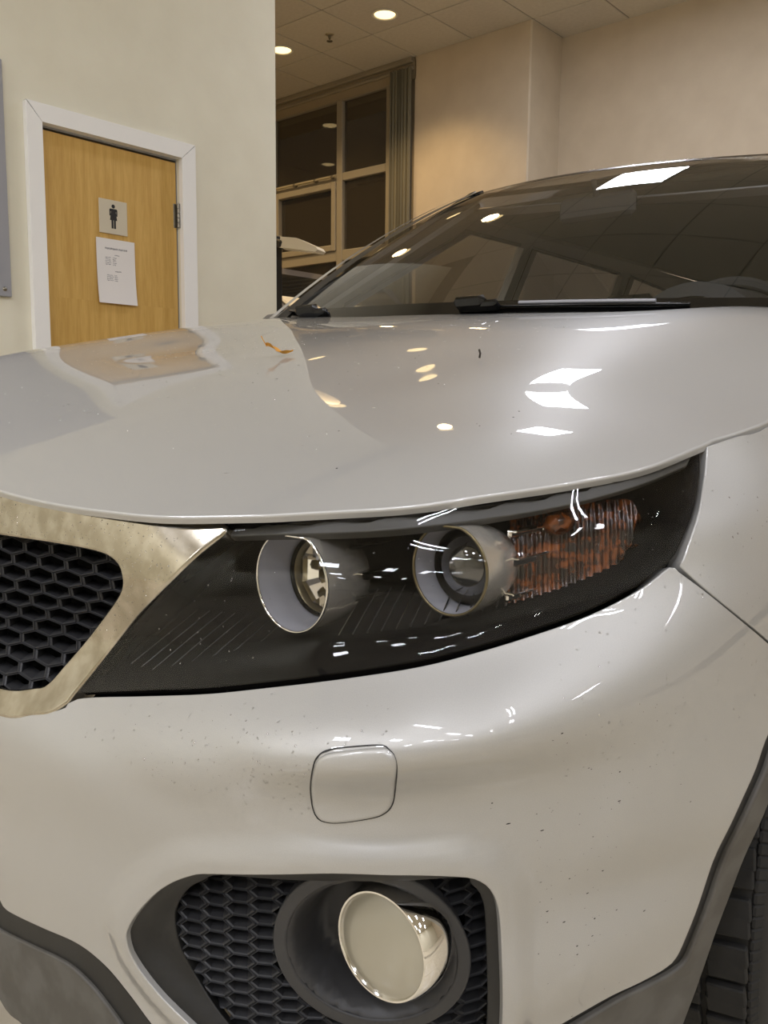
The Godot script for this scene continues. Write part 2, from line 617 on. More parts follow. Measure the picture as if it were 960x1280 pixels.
# ---------------------------------------------------------------- lights
func ceiling_lights() -> void:
	# square lay-in panels and long twin fittings: cool white
	var panels := [[-1.242, -4.35], [-1.242, 2.65], [-1.242, 5.05], [-1.242, 7.45], [1.158, 2.65], [1.158, 5.05], [3.558, 2.65], [3.558, 5.05]]
	for k in panels.size():
		var p := Vector3(panels[k][0], CEILING - 0.012, panels[k][1])
		var t := group_node("ceiling_light", null, p)
		var st := start()
		for s in [-1.0, 1.0]:
			add_box(st, Transform3D(Basis.IDENTITY, Vector3(0.29 * s, 0, 0)), Vector3(0.018, 0.024, 0.598), 0.003)
			add_box(st, Transform3D(Basis.IDENTITY, Vector3(0, 0, 0.29 * s)), Vector3(0.562, 0.024, 0.018), 0.003)
		obj("frame", st.commit(), mat.lamp_trim, t)
		obj("diffuser", box_mesh(Vector3(0.562, 0.008, 0.562)), mat.cool_glow, t, Vector3(0, 0.004, 0))
		tag(t, "square white lay-in light panel glowing in the ceiling tiles" if k > 0 else "square white lay-in light panel mirrored in the windshield", "ceiling light", "square ceiling light panels")
		area_light("panel_light", p + Vector3(0, -0.002, 0), Vector2(0.56, 0.56), Color(0.945, 0.955, 1.0), PANEL_LIGHT)
	var twins := [[1.15, 0.45, 0], [2.2, -1.9, 0], [3.4, 0.9, 0], [5.6, 0.9, 0], [3.4, -1.0, 0], [5.6, -1.0, 0], [7.2, -0.1, 0], [4.5, 2.4, 0], [6.8, 2.4, 0], [4.6, -2.7, 0], [6.9, -2.7, 0]]
	for q in twins:
		var p := Vector3(q[0], CEILING - 0.06, q[1])
		var t := group_node("strip_light", null, p)
		obj("housing", box_mesh(Vector3(1.22, 0.05, 0.16), 0.006), mat.lamp_trim, t, Vector3(0, 0.033, 0))
		for s in [-1.0, 1.0]:
			var tube := CylinderMesh.new()
			tube.top_radius = 0.013
			tube.bottom_radius = 0.013
			tube.height = 1.16
			tube.radial_segments = 16
			obj("tube", tube, mat.cool_glow, t, Vector3(0, -0.008, 0.045 * s), Basis(Vector3.BACK, PI / 2.0))
			area_light("tube_light", p + Vector3(0, -0.023, 0.045 * s), Vector2(1.16, 0.026), Color(0.945, 0.955, 1.0), PANEL_LIGHT * 2.2)
		tag(t, "twin tube strip light hung under the ceiling tiles", "ceiling light", "twin tube strip lights")
	# round downlights: warm white
	for q in [[-3.60, -5.02], [-4.764, -4.972], [-5.92, -5.0], [-7.08, -5.0], [-2.44, -3.86], [-3.60, -3.86], [-4.76, -3.86], [-5.92, -3.86], [-7.08, -3.86]] :
		downlight(q[0], q[1])

func area_light(called: String, at: Vector3, size: Vector2, c: Color, e: float) -> void:
	var l := AreaLight3D.new()
	l.area_size = size
	l.area_normalize_energy = false
	l.light_color = c
	l.light_energy = e
	l.shadow_enabled = true
	l.area_range = 30.0
	l.area_attenuation = 2.0
	l.basis = Basis(Vector3.RIGHT, -PI / 2.0)
	l.position = at
	l.name = called
	add_child(l, true)

func downlight(x: float, z: float) -> void:
	var t := group_node("downlight", null, Vector3(x, CEILING - 0.002, z))
	var tilt := Basis(Vector3.RIGHT, PI / 2.0)   # local z points down
	obj("trim_ring", lathe_mesh(PackedVector2Array([Vector2(0.085, 0.0), Vector2(0.105, 0.0), Vector2(0.108, 0.004), Vector2(0.104, 0.008), Vector2(0.09, 0.008), Vector2(0.085, 0.002)]), 40), mat.lamp_trim, t, Vector3.ZERO, tilt)
	obj("bulb", lathe_mesh(PackedVector2Array([Vector2(0.0, 0.016), Vector2(0.03, 0.0145), Vector2(0.06, 0.010), Vector2(0.082, 0.002), Vector2(0.084, 0.0)]), 40), mat.warm_glow, t, Vector3.ZERO, tilt)
	var what := "round warm downlight in the ceiling near the windows"
	if x == -3.60 and z == -5.02:
		what = "lit round downlight in the ceiling left of the pilaster top"
	elif x == -4.764:
		what = "round downlight partly hidden by the corner of the washroom wall"
	tag(t, what, "downlight", "round ceiling downlights")
	var l := SpotLight3D.new()
	l.name = "downlight_lamp"
	l.spot_angle = 62.0
	l.spot_angle_attenuation = 0.6
	l.basis = Basis(Vector3.RIGHT, -PI / 2.0)
	l.light_color = Color(1.0, 0.85, 0.62)
	l.light_energy = DOWN_LIGHT
	l.light_size = 0.08
	l.spot_range = 20.0
	l.spot_attenuation = 2.0
	l.shadow_enabled = true
	l.position = Vector3(x, CEILING - 0.11, z)
	add_child(l, true)

const DOWN_LIGHT := 1.2
const FLOOR := -0.085

# ---------------------------------------------------------------- room shell
func build_room() -> void:
	# floor
	var fl := group_node("floor")
	struct(fl)
	obj("slab", box_mesh(Vector3(21, 0.2, 17)), mat.grout, fl, Vector3(-2, FLOOR - 0.108, 1.7))
	var tile := box_mesh(Vector3(0.597, 0.012, 0.597), 0.0012)
	for i in 9:
		for j in 14:
			obj("tile", tile, mat.floor_tile, fl, Vector3(-2.04 + 0.6 * i, FLOOR - 0.006, 1.5 - 0.6 * j))
	var st := start()
	add_box(st, Transform3D(Basis.IDENTITY, Vector3(-2, FLOOR - 0.006, 6.0)), Vector3(21, 0.012, 8.39))
	add_box(st, Transform3D(Basis.IDENTITY, Vector3(5.53, FLOOR - 0.006, -2.4)), Vector3(5.94, 0.012, 8.39))
	add_box(st, Transform3D(Basis.IDENTITY, Vector3(-7.42, FLOOR - 0.006, -2.4)), Vector3(10.14, 0.012, 8.39))
	obj("outer_tiling", st.commit(), mat.floor_tile, fl)
	# ceiling: tiles laid in a grid
	var ce := group_node("ceiling")
	struct(ce)
	obj("slab", box_mesh(Vector3(21, 0.2, 17)), mat.ceiling_grid, ce, Vector3(-2, CEILING + 0.106, 1.7))
	var ctile := box_mesh(Vector3(0.590, 0.012, 0.590), 0.003)
	for i in 15:
		for j in 13:
			var x := -6.942 + 0.6 * i + 0.3 - 0.6
			var z := -6.15 + 0.6 * j
			if x < -2.4 and z > -2.7:
				continue
			obj("tile", ctile, mat.ceiling_board if (i * 7 + j * 3) % 4 > 0 else mat.ceiling_board_two, ce, Vector3(x, CEILING + 0.006, z))
	st = start()
	add_box(st, Transform3D(Basis.IDENTITY, Vector3(-2, CEILING + 0.006, 5.6)), Vector3(21, 0.012, 8.69))
	add_box(st, Transform3D(Basis.IDENTITY, Vector3(4.9, CEILING + 0.006, -2.6)), Vector3(7.1, 0.012, 7.69))
	add_box(st, Transform3D(Basis.IDENTITY, Vector3(-10.1, CEILING + 0.006, -2.6)), Vector3(5.1, 0.012, 7.69))
	obj("outer_tiling", st.commit(), mat.ceiling_board, ce)
	# walls
	var h := CEILING + 0.2
	st = start()
	add_box(st, Transform3D(Basis.IDENTITY, Vector3(-2.44, h / 2 - 0.1, 4.32)), Vector3(0.2, h, 11.44))
	add_box(st, Transform3D(Basis.IDENTITY, Vector3(-2.44, h / 2 - 0.1, -2.41)), Vector3(0.2, h, 0.62))
	add_box(st, Transform3D(Basis.IDENTITY, Vector3(-2.44, (2.145 + h) / 2, -1.75)), Vector3(0.2, h - 2.145, 0.70))
	add_box(st, Transform3D(Basis.IDENTITY, Vector3(-7.27, h / 2 - 0.1, -2.62)), Vector3(9.46, h, 0.2))
	struct(obj("wall_left", st.commit(), mat.cream_paint))
	struct(obj("wall_back", box_mesh(Vector3(12.9, h, 0.2)), mat.tan_paint, null, Vector3(2.5, h / 2 - 0.1, -6.43)))
	st = start()
	add_box(st, Transform3D(Basis.IDENTITY, Vector3(-3.36, h / 2 - 0.1, -6.19)), Vector3(1.22, h, 0.68), 0.012)
	struct(obj("wall_pilaster", st.commit(), mat.tan_paint))
	st = start()
	add_box(st, Transform3D(Basis.IDENTITY, Vector3(-10.05, h / 2 - 0.1, -5.95)), Vector3(4.5, h, 0.2))
	add_box(st, Transform3D(Basis.IDENTITY, Vector3(-5.88, 3.96, -5.95)), Vector3(3.86, 0.18, 0.2))
	add_box(st, Transform3D(Basis.IDENTITY, Vector3(-5.88, 0.0, -5.95)), Vector3(3.86, 0.2, 0.2))
	struct(obj("wall_window", st.commit(), mat.header_beige))
	struct(obj("wall_far", box_mesh(Vector3(0.2, h, 4.0)), mat.cream_paint, null, Vector3(-12.1, h / 2 - 0.1, -4.3)))
	struct(obj("wall_right", box_mesh(Vector3(0.2, h, 17)), mat.cream_paint, null, Vector3(8.3, h / 2 - 0.1, 1.7)))
	struct(obj("wall_front", box_mesh(Vector3(11, h, 0.2)), mat.cream_paint, null, Vector3(2.9, h / 2 - 0.1, 10.1)))
	# the moulding where the ceiling meets the window wall
	st = start()
	add_box(st, Transform3D(Basis.IDENTITY, Vector3(-5.90, CEILING - 0.022, -5.83)), Vector3(3.86, 0.045, 0.05), 0.008)
	add_box(st, Transform3D(Basis.IDENTITY, Vector3(-5.90, CEILING - 0.085, -5.842)), Vector3(3.86, 0.03, 0.025), 0.006)
	struct(obj("trim_1", st.commit(), mat.frame_beige))

func build_wall_things() -> void:
	# door frame: three glossy bars that meet in mitres
	var x0 := -2.43
	var x1 := -2.312
	var fr := group_node("trim_2")
	struct(fr)
	var zl0 := -1.333
	var zl1 := -1.402
	var zr0 := -2.179
	var zr1 := -2.100
	var yt := 2.206
	var yi := 2.132
	for bar in [[Vector2(zl0, FLOOR), Vector2(zl0, yt), Vector2(zl1, yi), Vector2(zl1, FLOOR)], [Vector2(zr0, FLOOR), Vector2(zr0, yt), Vector2(zr1, yi), Vector2(zr1, FLOOR)], [Vector2(zl0, yt), Vector2(zr0, yt), Vector2(zr1, yi), Vector2(zl1, yi)]]:
		var poly := PackedVector2Array(bar)
		if Geometry2D.is_polygon_clockwise(poly):
			poly.reverse()
		var in2 := Geometry2D.offset_polygon(poly, -0.0012)[0]
		var st := start()
		var face := func(p: Vector2) -> Vector3: return Vector3(x1, p.y, p.x)
		add_panel(st, in2, [], face, Vector3.RIGHT, 0.4, 0.0012, 0.10)
		obj("frame_bar", st.commit(), mat.white_gloss, fr)
	var st2 := start()
	add_box(st2, Transform3D(Basis.IDENTITY, Vector3(-2.385, 1.0175, -1.399)), Vector3(0.05, 2.205, 0.012))
	add_box(st2, Transform3D(Basis.IDENTITY, Vector3(-2.385, 1.0175, -2.103)), Vector3(0.05, 2.205, 0.012))
	add_box(st2, Transform3D(Basis.IDENTITY, Vector3(-2.385, 2.131, -1.75)), Vector3(0.05, 0.012, 0.70))
	obj("door_stop", st2.commit(), mat.jamb_grey, fr)
	# door leaf
	var dr := group_node("door_1", null, Vector3(-2.376, 0, -1.75))
	struct(dr)
	obj("leaf", box_mesh(Vector3(0.042, 2.19, 0.684), 0.002), mat.beech, dr, Vector3(0, 1.0195, 0))
	for y in [1.868, 1.0, 0.25]:
		var hinge := group_node("hinge", dr, Vector3(0.036, y, -0.343))
		for k in 5:
			var c := CylinderMesh.new()
			c.top_radius = 0.0075
			c.bottom_radius = 0.0075
			c.height = 0.0205
			c.radial_segments = 14
			obj("knuckle", c, mat.hinge_metal, hinge, Vector3(0, (k - 2) * 0.0225, 0))
		obj("leaf_plate", box_mesh(Vector3(0.004, 0.112, 0.022), 0.001), mat.hinge_metal, hinge, Vector3(-0.014, 0, 0.008))
	# lever handle, low on the door and hidden behind the hood
	obj("handle", tube_mesh(PackedVector3Array([Vector3(0.02, 1.02, 0.28), Vector3(0.06, 1.02, 0.28), Vector3(0.066, 1.02, 0.26), Vector3(0.066, 1.02, 0.16)]), 0.009), mat.hinge_metal, dr)
	# pictogram plate
	var xs := -2.355
	var plate := group_node("washroom_sign", null, Vector3(xs, 1.807, -1.745))
	obj("plate", box_mesh(Vector3(0.006, 0.149, 0.142), 0.0015), mat.sign_metal, plate, Vector3(0.0035, 0, 0))
	pictogram(plate)
	tag(plate, "square metal washroom sign with a dark standing woman pictogram", "sign")
	# paper sheet
	var sheet := start()
	var n := 10
	for i in n:
		var ya := 0.1435 - 0.287 * i / n
		var yb := 0.1435 - 0.287 * (i + 1) / n
		var ba := 0.0025 + 0.014 * pow(float(i) / n, 3.0)
		var bb := 0.0025 + 0.014 * pow(float(i + 1) / n, 3.0)
		var va := float(i) / n
		var vb := float(i + 1) / n
		var a := Vector3(ba, ya, 0.0985)
		var b := Vector3(ba, ya, -0.0985)
		var c := Vector3(bb, yb, -0.0985)
		var d := Vector3(bb, yb, 0.0985)
		flat_tri(sheet, a, b, c, Vector3.RIGHT, Vector2(0, va), Vector2(1, va), Vector2(1, vb))
		flat_tri(sheet, a, c, d, Vector3.RIGHT, Vector2(0, va), Vector2(1, vb), Vector2(0, vb))
		var o := Vector3(-0.0006, 0, 0)
		flat_tri(sheet, a + o, b + o, c + o, Vector3.LEFT)
		flat_tri(sheet, a + o, c + o, d + o, Vector3.LEFT)
	var paper := obj("paper_notice", sheet.commit(), mat.notice, null, Vector3(xs, 1.5665, -1.7545))
	tag(paper, "white printed paper sheet taped on the door under the sign", "notice")
	# grey board at the picture's edge
	var board := group_node("wall_board", null, Vector3(-2.33, 1.405, -0.75))
	obj("board_panel", box_mesh(Vector3(0.018, 0.93, 0.99), 0.003), mat.panel_grey, board, Vector3(0, 0.465, 0))
	for q in [[0.03, -0.465], [0.90, -0.465], [0.03, 0.465], [0.90, 0.465]]:
		obj("screw", lathe_mesh(PackedVector2Array([Vector2(0, 0.005), Vector2(0.006, 0.004), Vector2(0.009, 0.001), Vector2(0.009, 0)]), 16), mat.hinge_metal, board, Vector3(0.009, q[0], q[1]), Basis(Vector3.UP, PI / 2))
	tag(board, "flat grey board screwed to the cream wall left of the washroom door", "board")

func pictogram(plate: Node3D) -> void:
	var st := start()
	var face := func(p: Vector2) -> Vector3: return Vector3(0.0068, p.y, -p.x)
	var head := PackedVector2Array()
	for k in 20:
		head.append(Vector2(0, 0.047) + Vector2(cos(TAU * k / 20), sin(TAU * k / 20)) * 0.0085)
	var body := PackedVector2Array([Vector2(-0.016, 0.036), Vector2(0.016, 0.036), Vector2(0.020, 0.032), Vector2(0.020, 0.005), Vector2(0.0145, 0.005), Vector2(0.0145, 0.024), Vector2(0.012, 0.024), Vector2(0.018, -0.014), Vector2(0.011, -0.014), Vector2(0.011, -0.05), Vector2(0.0015, -0.05), Vector2(0.0015, -0.014), Vector2(-0.0015, -0.014), Vector2(-0.0015, -0.05), Vector2(-0.011, -0.05), Vector2(-0.011, -0.014), Vector2(-0.018, -0.014), Vector2(-0.012, 0.024), Vector2(-0.0145, 0.024), Vector2(-0.0145, 0.005), Vector2(-0.020, 0.005), Vector2(-0.020, 0.032)])
	body.reverse()
	add_panel(st, head, [], face, Vector3.RIGHT, 0.01, 0.0003, 0.001)
	add_panel(st, body, [], face, Vector3.RIGHT, 0.01, 0.0003, 0.001)
	obj("pictogram", st.commit(), mat.sign_black, plate)

func build_windows() -> void:
	var z := -5.87
	var cols := [[-4.29, -4.85], [-4.93, -5.82], [-5.90, -6.79], [-6.87, -7.72]]
	var rows := [[3.862, 3.19], [3.118, 2.46], [2.36, 1.30], [1.22, 0.14]]
	for i in cols.size():
		var a: float = cols[i][1]
		var b: float = cols[i][0]
		var w := group_node("window_%d" % (i + 1))
		struct(w)
		# outer bars of this bay
		obj("mullion", box_mesh(Vector3(0.08, 3.79, 0.07), 0.006), mat.frame_beige, w, Vector3(b + 0.04, 1.98, z))
		var tops := [3.87, 3.19, 2.46, 1.30, 0.14]
		var bots := [3.862, 3.118, 2.36, 1.22, 0.10]
		for k in 5:
			obj("rail", box_mesh(Vector3(b - a, tops[k] - bots[k] + 0.004, 0.065), 0.005), mat.frame_beige, w, Vector3((a + b) / 2, (tops[k] + bots[k]) / 2, z))
		for k in rows.size():
			var hgt: float = rows[k][0] - rows[k][1]
			var mid: float = (rows[k][0] + rows[k][1]) / 2
			var inset := 0.0
			if i == 1 and k == 1:
				# the opening light has a sash of its own
				inset = 0.055
				var st := start()
				for s in [-1.0, 1.0]:
					add_box(st, Transform3D(Basis.IDENTITY, Vector3((a + b) / 2 + s * ((b - a) / 2 - 0.03), mid, z + 0.02)), Vector3(0.06, hgt, 0.06), 0.006)
					add_box(st, Transform3D(Basis.IDENTITY, Vector3((a + b) / 2, mid + s * (hgt / 2 - 0.03), z + 0.02)), Vector3(b - a - 0.12, 0.06, 0.06), 0.006)
				obj("sash", st.commit(), mat.frame_beige, w)
			obj("pane", box_mesh(Vector3(b - a - inset * 2, hgt - inset * 2, 0.006)), mat.window_glass, w, Vector3((a + b) / 2, mid, z - 0.005))
	obj("mullion", box_mesh(Vector3(0.08, 3.79, 0.07), 0.006), mat.frame_beige, get_node("window_4"), Vector3(-7.76, 1.98, z))
	# closing rod along the transom with its brackets
	var rod := group_node("window_rod", null, Vector3(-5.4, 3.165, z + 0.06))
	obj("rod", tube_mesh(PackedVector3Array([Vector3(-0.6, 0, 0), Vector3(0.48, 0, 0)]), 0.010), mat.rail_metal, rod)
	for x in [-0.42, -0.1, 0.2, 0.44]:
		obj("bracket", box_mesh(Vector3(0.035, 0.028, 0.05), 0.004), mat.hinge_metal, rod, Vector3(x, -0.002, -0.012))
	tag(rod, "metal opener rod on brackets along the window transom", "rod")
	# gathered curtain beside the pilaster
	var st3 := start()
	var m := 22
	for k in m:
		var xa := -4.21 + 0.235 * k / m
		var xb := -4.21 + 0.235 * (k + 1) / m
		var za := -5.80 + 0.018 * sin(k * 1.9)
		var zb := -5.80 + 0.018 * sin((k + 1) * 1.9)
		quad(st3, Vector3(xa, 0.05, za), Vector3(xb, 0.05, zb), Vector3(xb, 3.96, zb), Vector3(xa, 3.96, za), Vector3(0, 0, 1))
		quad(st3, Vector3(xa, 0.05, za - 0.004), Vector3(xb, 0.05, zb - 0.004), Vector3(xb, 3.96, zb - 0.004), Vector3(xa, 3.96, za - 0.004), Vector3(0, 0, -1))
	tag(obj("curtain", st3.commit(), mat.curtain_olive), "narrow olive curtain gathered between the window and the pilaster", "curtain")
	struct(obj("wall_reveal", box_mesh(Vector3(0.26, 4.1, 0.05)), mat.header_beige, null, Vector3(-4.10, 1.95, -5.90)))
	var brown := obj("wall_board", box_mesh(Vector3(1.10, 1.5, 0.02), 0.003), mat.board_brown, null, Vector3(-3.36, 1.85, -5.842))
	tag(brown, "grey-brown board on the pilaster behind the car's far windshield pillar", "board")
	# sprinkler head
	var sp := group_node("sprinkler", null, Vector3(-4.212, CEILING, -5.014))
	obj("flange", lathe_mesh(PackedVector2Array([Vector2(0, 0.006), Vector2(0.03, 0.006), Vector2(0.036, 0.0)]), 24), mat.rail_metal, sp, Vector3.ZERO, Basis(Vector3.RIGHT, PI / 2))
	obj("stem", lathe_mesh(PackedVector2Array([Vector2(0.012, 0.0), Vector2(0.012, 0.03), Vector2(0.007, 0.034), Vector2(0.007, 0.05), Vector2(0.0, 0.05)]), 16), mat.hinge_metal, sp, Vector3.ZERO, Basis(Vector3.RIGHT, PI / 2))
	obj("deflector", lathe_mesh(PackedVector2Array([Vector2(0.0, 0.056), Vector2(0.024, 0.056), Vector2(0.026, 0.052), Vector2(0.0, 0.050)]), 20), mat.hinge_metal, sp, Vector3.ZERO, Basis(Vector3.RIGHT, PI / 2))
	tag(sp, "small sprinkler head hanging from the ceiling between two downlights", "sprinkler")

func build_far_things() -> void:
	# black post with a pale arm just past the wall's corner
	var p := group_node("barrier_stand", null, Vector3(-2.985, FLOOR, -3.30))
	obj("base", lathe_mesh(PackedVector2Array([Vector2(0, 0.03), Vector2(0.16, 0.025), Vector2(0.18, 0.0)]), 32), mat.post_black, p, Vector3.ZERO, Basis(Vector3.RIGHT, -PI / 2))
	obj("post", box_mesh(Vector3(0.055, 2.085, 0.055), 0.006), mat.post_black, p, Vector3(0, 1.0625, 0))
	obj("pivot", box_mesh(Vector3(0.085, 0.05, 0.05), 0.01), mat.post_black, p, Vector3(0.055, 2.05, 0.03), Basis(Vector3.BACK, -0.3))
	obj("bolt", lathe_mesh(PackedVector2Array([Vector2(0, 0.012), Vector2(0.016, 0.010), Vector2(0.02, 0.0)]), 20), mat.lamp_trim, p, Vector3(-0.022, 2.04, 0.028))
	var st := start()
	var prof := [Vector2(0.03, 0.035), Vector2(0.14, 0.022), Vector2(0.27, -0.035), Vector2(0.285, -0.055), Vector2(0.27, -0.068), Vector2(0.10, -0.040), Vector2(0.02, -0.03)]
	for s in [-1.0, 1.0]:
		for k in range(1, prof.size() - 1):
			flat_tri(st, Vector3(prof[0].x, prof[0].y, s * 0.06), Vector3(prof[k].x, prof[k].y, s * 0.06), Vector3(prof[k + 1].x, prof[k + 1].y, s * 0.06), Vector3(0, 0, s))
	for k in prof.size():
		var a: Vector2 = prof[k]
		var b: Vector2 = prof[(k + 1) % prof.size()]
		var o := Vector3((b - a).y, -(b - a).x, 0) * -1.0
		quad(st, Vector3(a.x, a.y, -0.06), Vector3(b.x, b.y, -0.06), Vector3(b.x, b.y, 0.06), Vector3(a.x, a.y, 0.06), o)
	obj("arm", st.commit(), mat.arm_white, p, Vector3(0.04, 2.05, 0.0), Basis(Vector3.UP, 0.35))
	tag(p, "black post with a short white arm beyond the end of the washroom wall", "stand")
	# a parked van behind it, of which the screen shows
	var v := group_node("parked_van", null, Vector3(-4.35, FLOOR, -4.7))
	var side := PackedVector2Array([Vector2(-1.0, 0.35), Vector2(1.25, 0.35), Vector2(1.3, 0.7), Vector2(1.22, 1.1), Vector2(0.95, 1.66), Vector2(0.62, 1.84), Vector2(0.40, 2.06), Vector2(0.25, 2.13), Vector2(-1.0, 2.16)])
	st = start()
	for s in [-1.0, 1.0]:
		var ids := Geometry2D.triangulate_polygon(side)
		for k in range(0, ids.size(), 3):
			flat_tri(st, Vector3(side[ids[k]].x, side[ids[k]].y, s * 0.85), Vector3(side[ids[k + 1]].x, side[ids[k + 1]].y, s * 0.85), Vector3(side[ids[k + 2]].x, side[ids[k + 2]].y, s * 0.85), Vector3(0, 0, s))
	for k in side.size():
		var a: Vector2 = side[k]
		var b: Vector2 = side[(k + 1) % side.size()]
		quad(st, Vector3(a.x, a.y, -0.85), Vector3(b.x, b.y, -0.85), Vector3(b.x, b.y, 0.85), Vector3(a.x, a.y, 0.85), Vector3((b - a).y, -(b - a).x, 0))
	obj("body", st.commit(), mat.van_dark, v)
	st = start()
	quad(st, Vector3(0.622, 1.85, 0.78), Vector3(0.622, 1.85, -0.78), Vector3(0.418, 2.055, -0.70), Vector3(0.418, 2.055, 0.70), Vector3(0.7, 0.7, 0))
	obj("windshield", st.commit(), mat.bulb_glass, v)
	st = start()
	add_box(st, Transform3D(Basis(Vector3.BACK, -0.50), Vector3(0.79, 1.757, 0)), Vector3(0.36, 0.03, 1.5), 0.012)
	obj("bonnet_glare", st.commit(), mat.arm_white, v)  # white slab stands in for light reflected off the dark nose
	for x in [-0.55, 0.75]:
		obj("wheel", lathe_mesh(PackedVector2Array([Vector2(0.0, 0.10), Vector2(0.2, 0.10), Vector2(0.31, 0.09), Vector2(0.33, 0.06), Vector2(0.33, -0.1)]), 32), mat.rubber, v, Vector3(x, 0.33, 0.80))
	tag(v, "dark van with a light reflection painted white on its nose, parked by the windows, mostly hidden by the washroom wall", "van")

# ---------------------------------------------------------------- the car
func smooth(a: float, b: float, x: float) -> float:
	return smoothstep(a, b, x)

func build_car() -> void:
	car = group_node("car")
	tag(car, "silver five-door car seen at its front left corner, wet and a little dirty", "car")
	panel("hood", car, outline(HOOD_EDGE, 0.02), [], hood_at, Vector3.UP, mat.silver_paint, 0.0125, 0.0035, 0.006)
	var fog_soft := outline(FOG_EDGE, 0.03)
	var bumper := func(p: Vector2) -> Vector3:
		var d := 1.0
		if p.x > 0.26 and p.x < 0.86 and p.y < 0.58:
			d = edge_distance(p, fog_soft)
		return front_at(p, 0.012 * (1.0 - smooth(0.008, 0.042, d)))
	var fog_edge := outline(FOG_EDGE, 0.01)
	panel("bumper", car, outline(BUMPER_EDGE, 0.01), [fog_edge], bumper, OUTWARD, mat.silver_paint, 0.0085, 0.0018, 0.02, true)
	var plain_front := func(p: Vector2) -> Vector3: return front_at(p)
	panel("fender", car, outline(FENDER_EDGE, 0.015), [], plain_front, OUTWARD, mat.silver_paint, 0.013, 0.0018, 0.02, true)
	var wpoly := outline(WASHER_EDGE, 0.004)
	var wcap := func(p: Vector2) -> Vector3: return front_at(p, 0.0045)
	panel("washer_cover", car, Geometry2D.offset_polygon(wpoly, -0.005)[0], [], wcap, OUTWARD, mat.silver_paint, 0.008, 0.0055, 0.006)
	panel("washer_gap", car, Geometry2D.offset_polygon(wpoly, 0.0007)[0], [wpoly], func(p: Vector2) -> Vector3: return front_at(p, 0.0005), OUTWARD, mat.black_plastic, 0.02, 0.0002, 0.001)
	# black structure behind the gaps
	var back := PackedVector2Array([Vector2(0.0, 0.2), Vector2(0.80, 0.2), Vector2(0.95, 0.55), Vector2(0.98, 0.9), Vector2(0.5, 0.86), Vector2(0.0, 0.86)])
	panel("front_structure", car, back, [], func(p: Vector2) -> Vector3: return front_at(p, -0.21), OUTWARD, mat.black_gap, 0.04, 0.001, 0.0, true)
	build_grille()
	build_headlamp()
	build_fog_lamp()
	build_trims()
	build_wheel()
	build_cabin()
	build_wipers()

func hex_cell(center: Vector2, e1: Vector2, e2: Vector2, front: float, depth: float, inner: float, lean := 0.0) -> ArrayMesh:
	# one cell of a honeycomb: a flat-fronted hexagonal ring and the walls of its funnel
	var mx := (e1 + e2) / 2.0 / 0.866
	var my := e2 - e1
	var st := start()
	var o := []
	var f := []
	var b := []
	for k in 6:
		var a := k * PI / 3.0
		var c := mx * (0.5774 * cos(a)) + my * (0.5774 * sin(a))
		o.append(front_at(center + c, front - 0.003))
		f.append(front_at(center + c * ((inner + 1.0) / 2.0), front))
		b.append(front_at(center + c * inner, front - 0.002))
	var w := []
	for k in 6:
		var a := k * PI / 3.0
		var c := mx * (0.5774 * cos(a)) + my * (0.5774 * sin(a))
		w.append(front_at(center + c * (inner - 0.10) + Vector2(0, lean), front - depth))
	var mid := front_at(center, front - depth * 0.5)
	for k in 6:
		var j := (k + 1) % 6
		quad(st, o[k], o[j], f[j], f[k], OUTWARD)
		quad(st, f[k], f[j], b[j], b[k], OUTWARD)
		quad(st, b[k], b[j], w[j], w[k], mid - (b[k] + b[j]) / 2.0)
	return st.commit()

func build_grille() -> void:
	var g := group_node("grille", car)
	panel("grille_surround", g, outline(GRILLE_EDGE, 0.008), [], func(p: Vector2) -> Vector3: return front_at(p, 0.004), OUTWARD, mat.satin_chrome, 0.009, 0.005, 0.022, true)
	var hole := outline(GRILLE_HOLE, 0.02)
	panel("grille_backing", g, Geometry2D.offset_polygon(hole, 0.02)[0], [], func(p: Vector2) -> Vector3: return front_at(p, -0.075), OUTWARD, mat.black_gap, 0.03, 0.001, 0.0)
	var e1 := Vector2(0.0252, -0.0171)
	var e2 := Vector2(0.0482, 0.0026)
	var c0 := Vector2(0.1324, 0.7818)
	for i in range(-9, 10):
		for j in range(-9, 10):
			var c := c0 + e1 * i + e2 * j
			var near := edge_distance(c, hole)
			if not Geometry2D.is_point_in_polygon(c, hole) and near > 0.010:
				continue
			obj("grille_cell", hex_cell(c, e1, e2, -0.022, 0.030, 0.84), mat.mesh_plastic, g)

func round_top(flat: float) -> Callable:
	return func(a: float) -> float: return minf(1.0, flat / maxf(sin(a), 0.01)) if sin(a) > 0.0 else 1.0

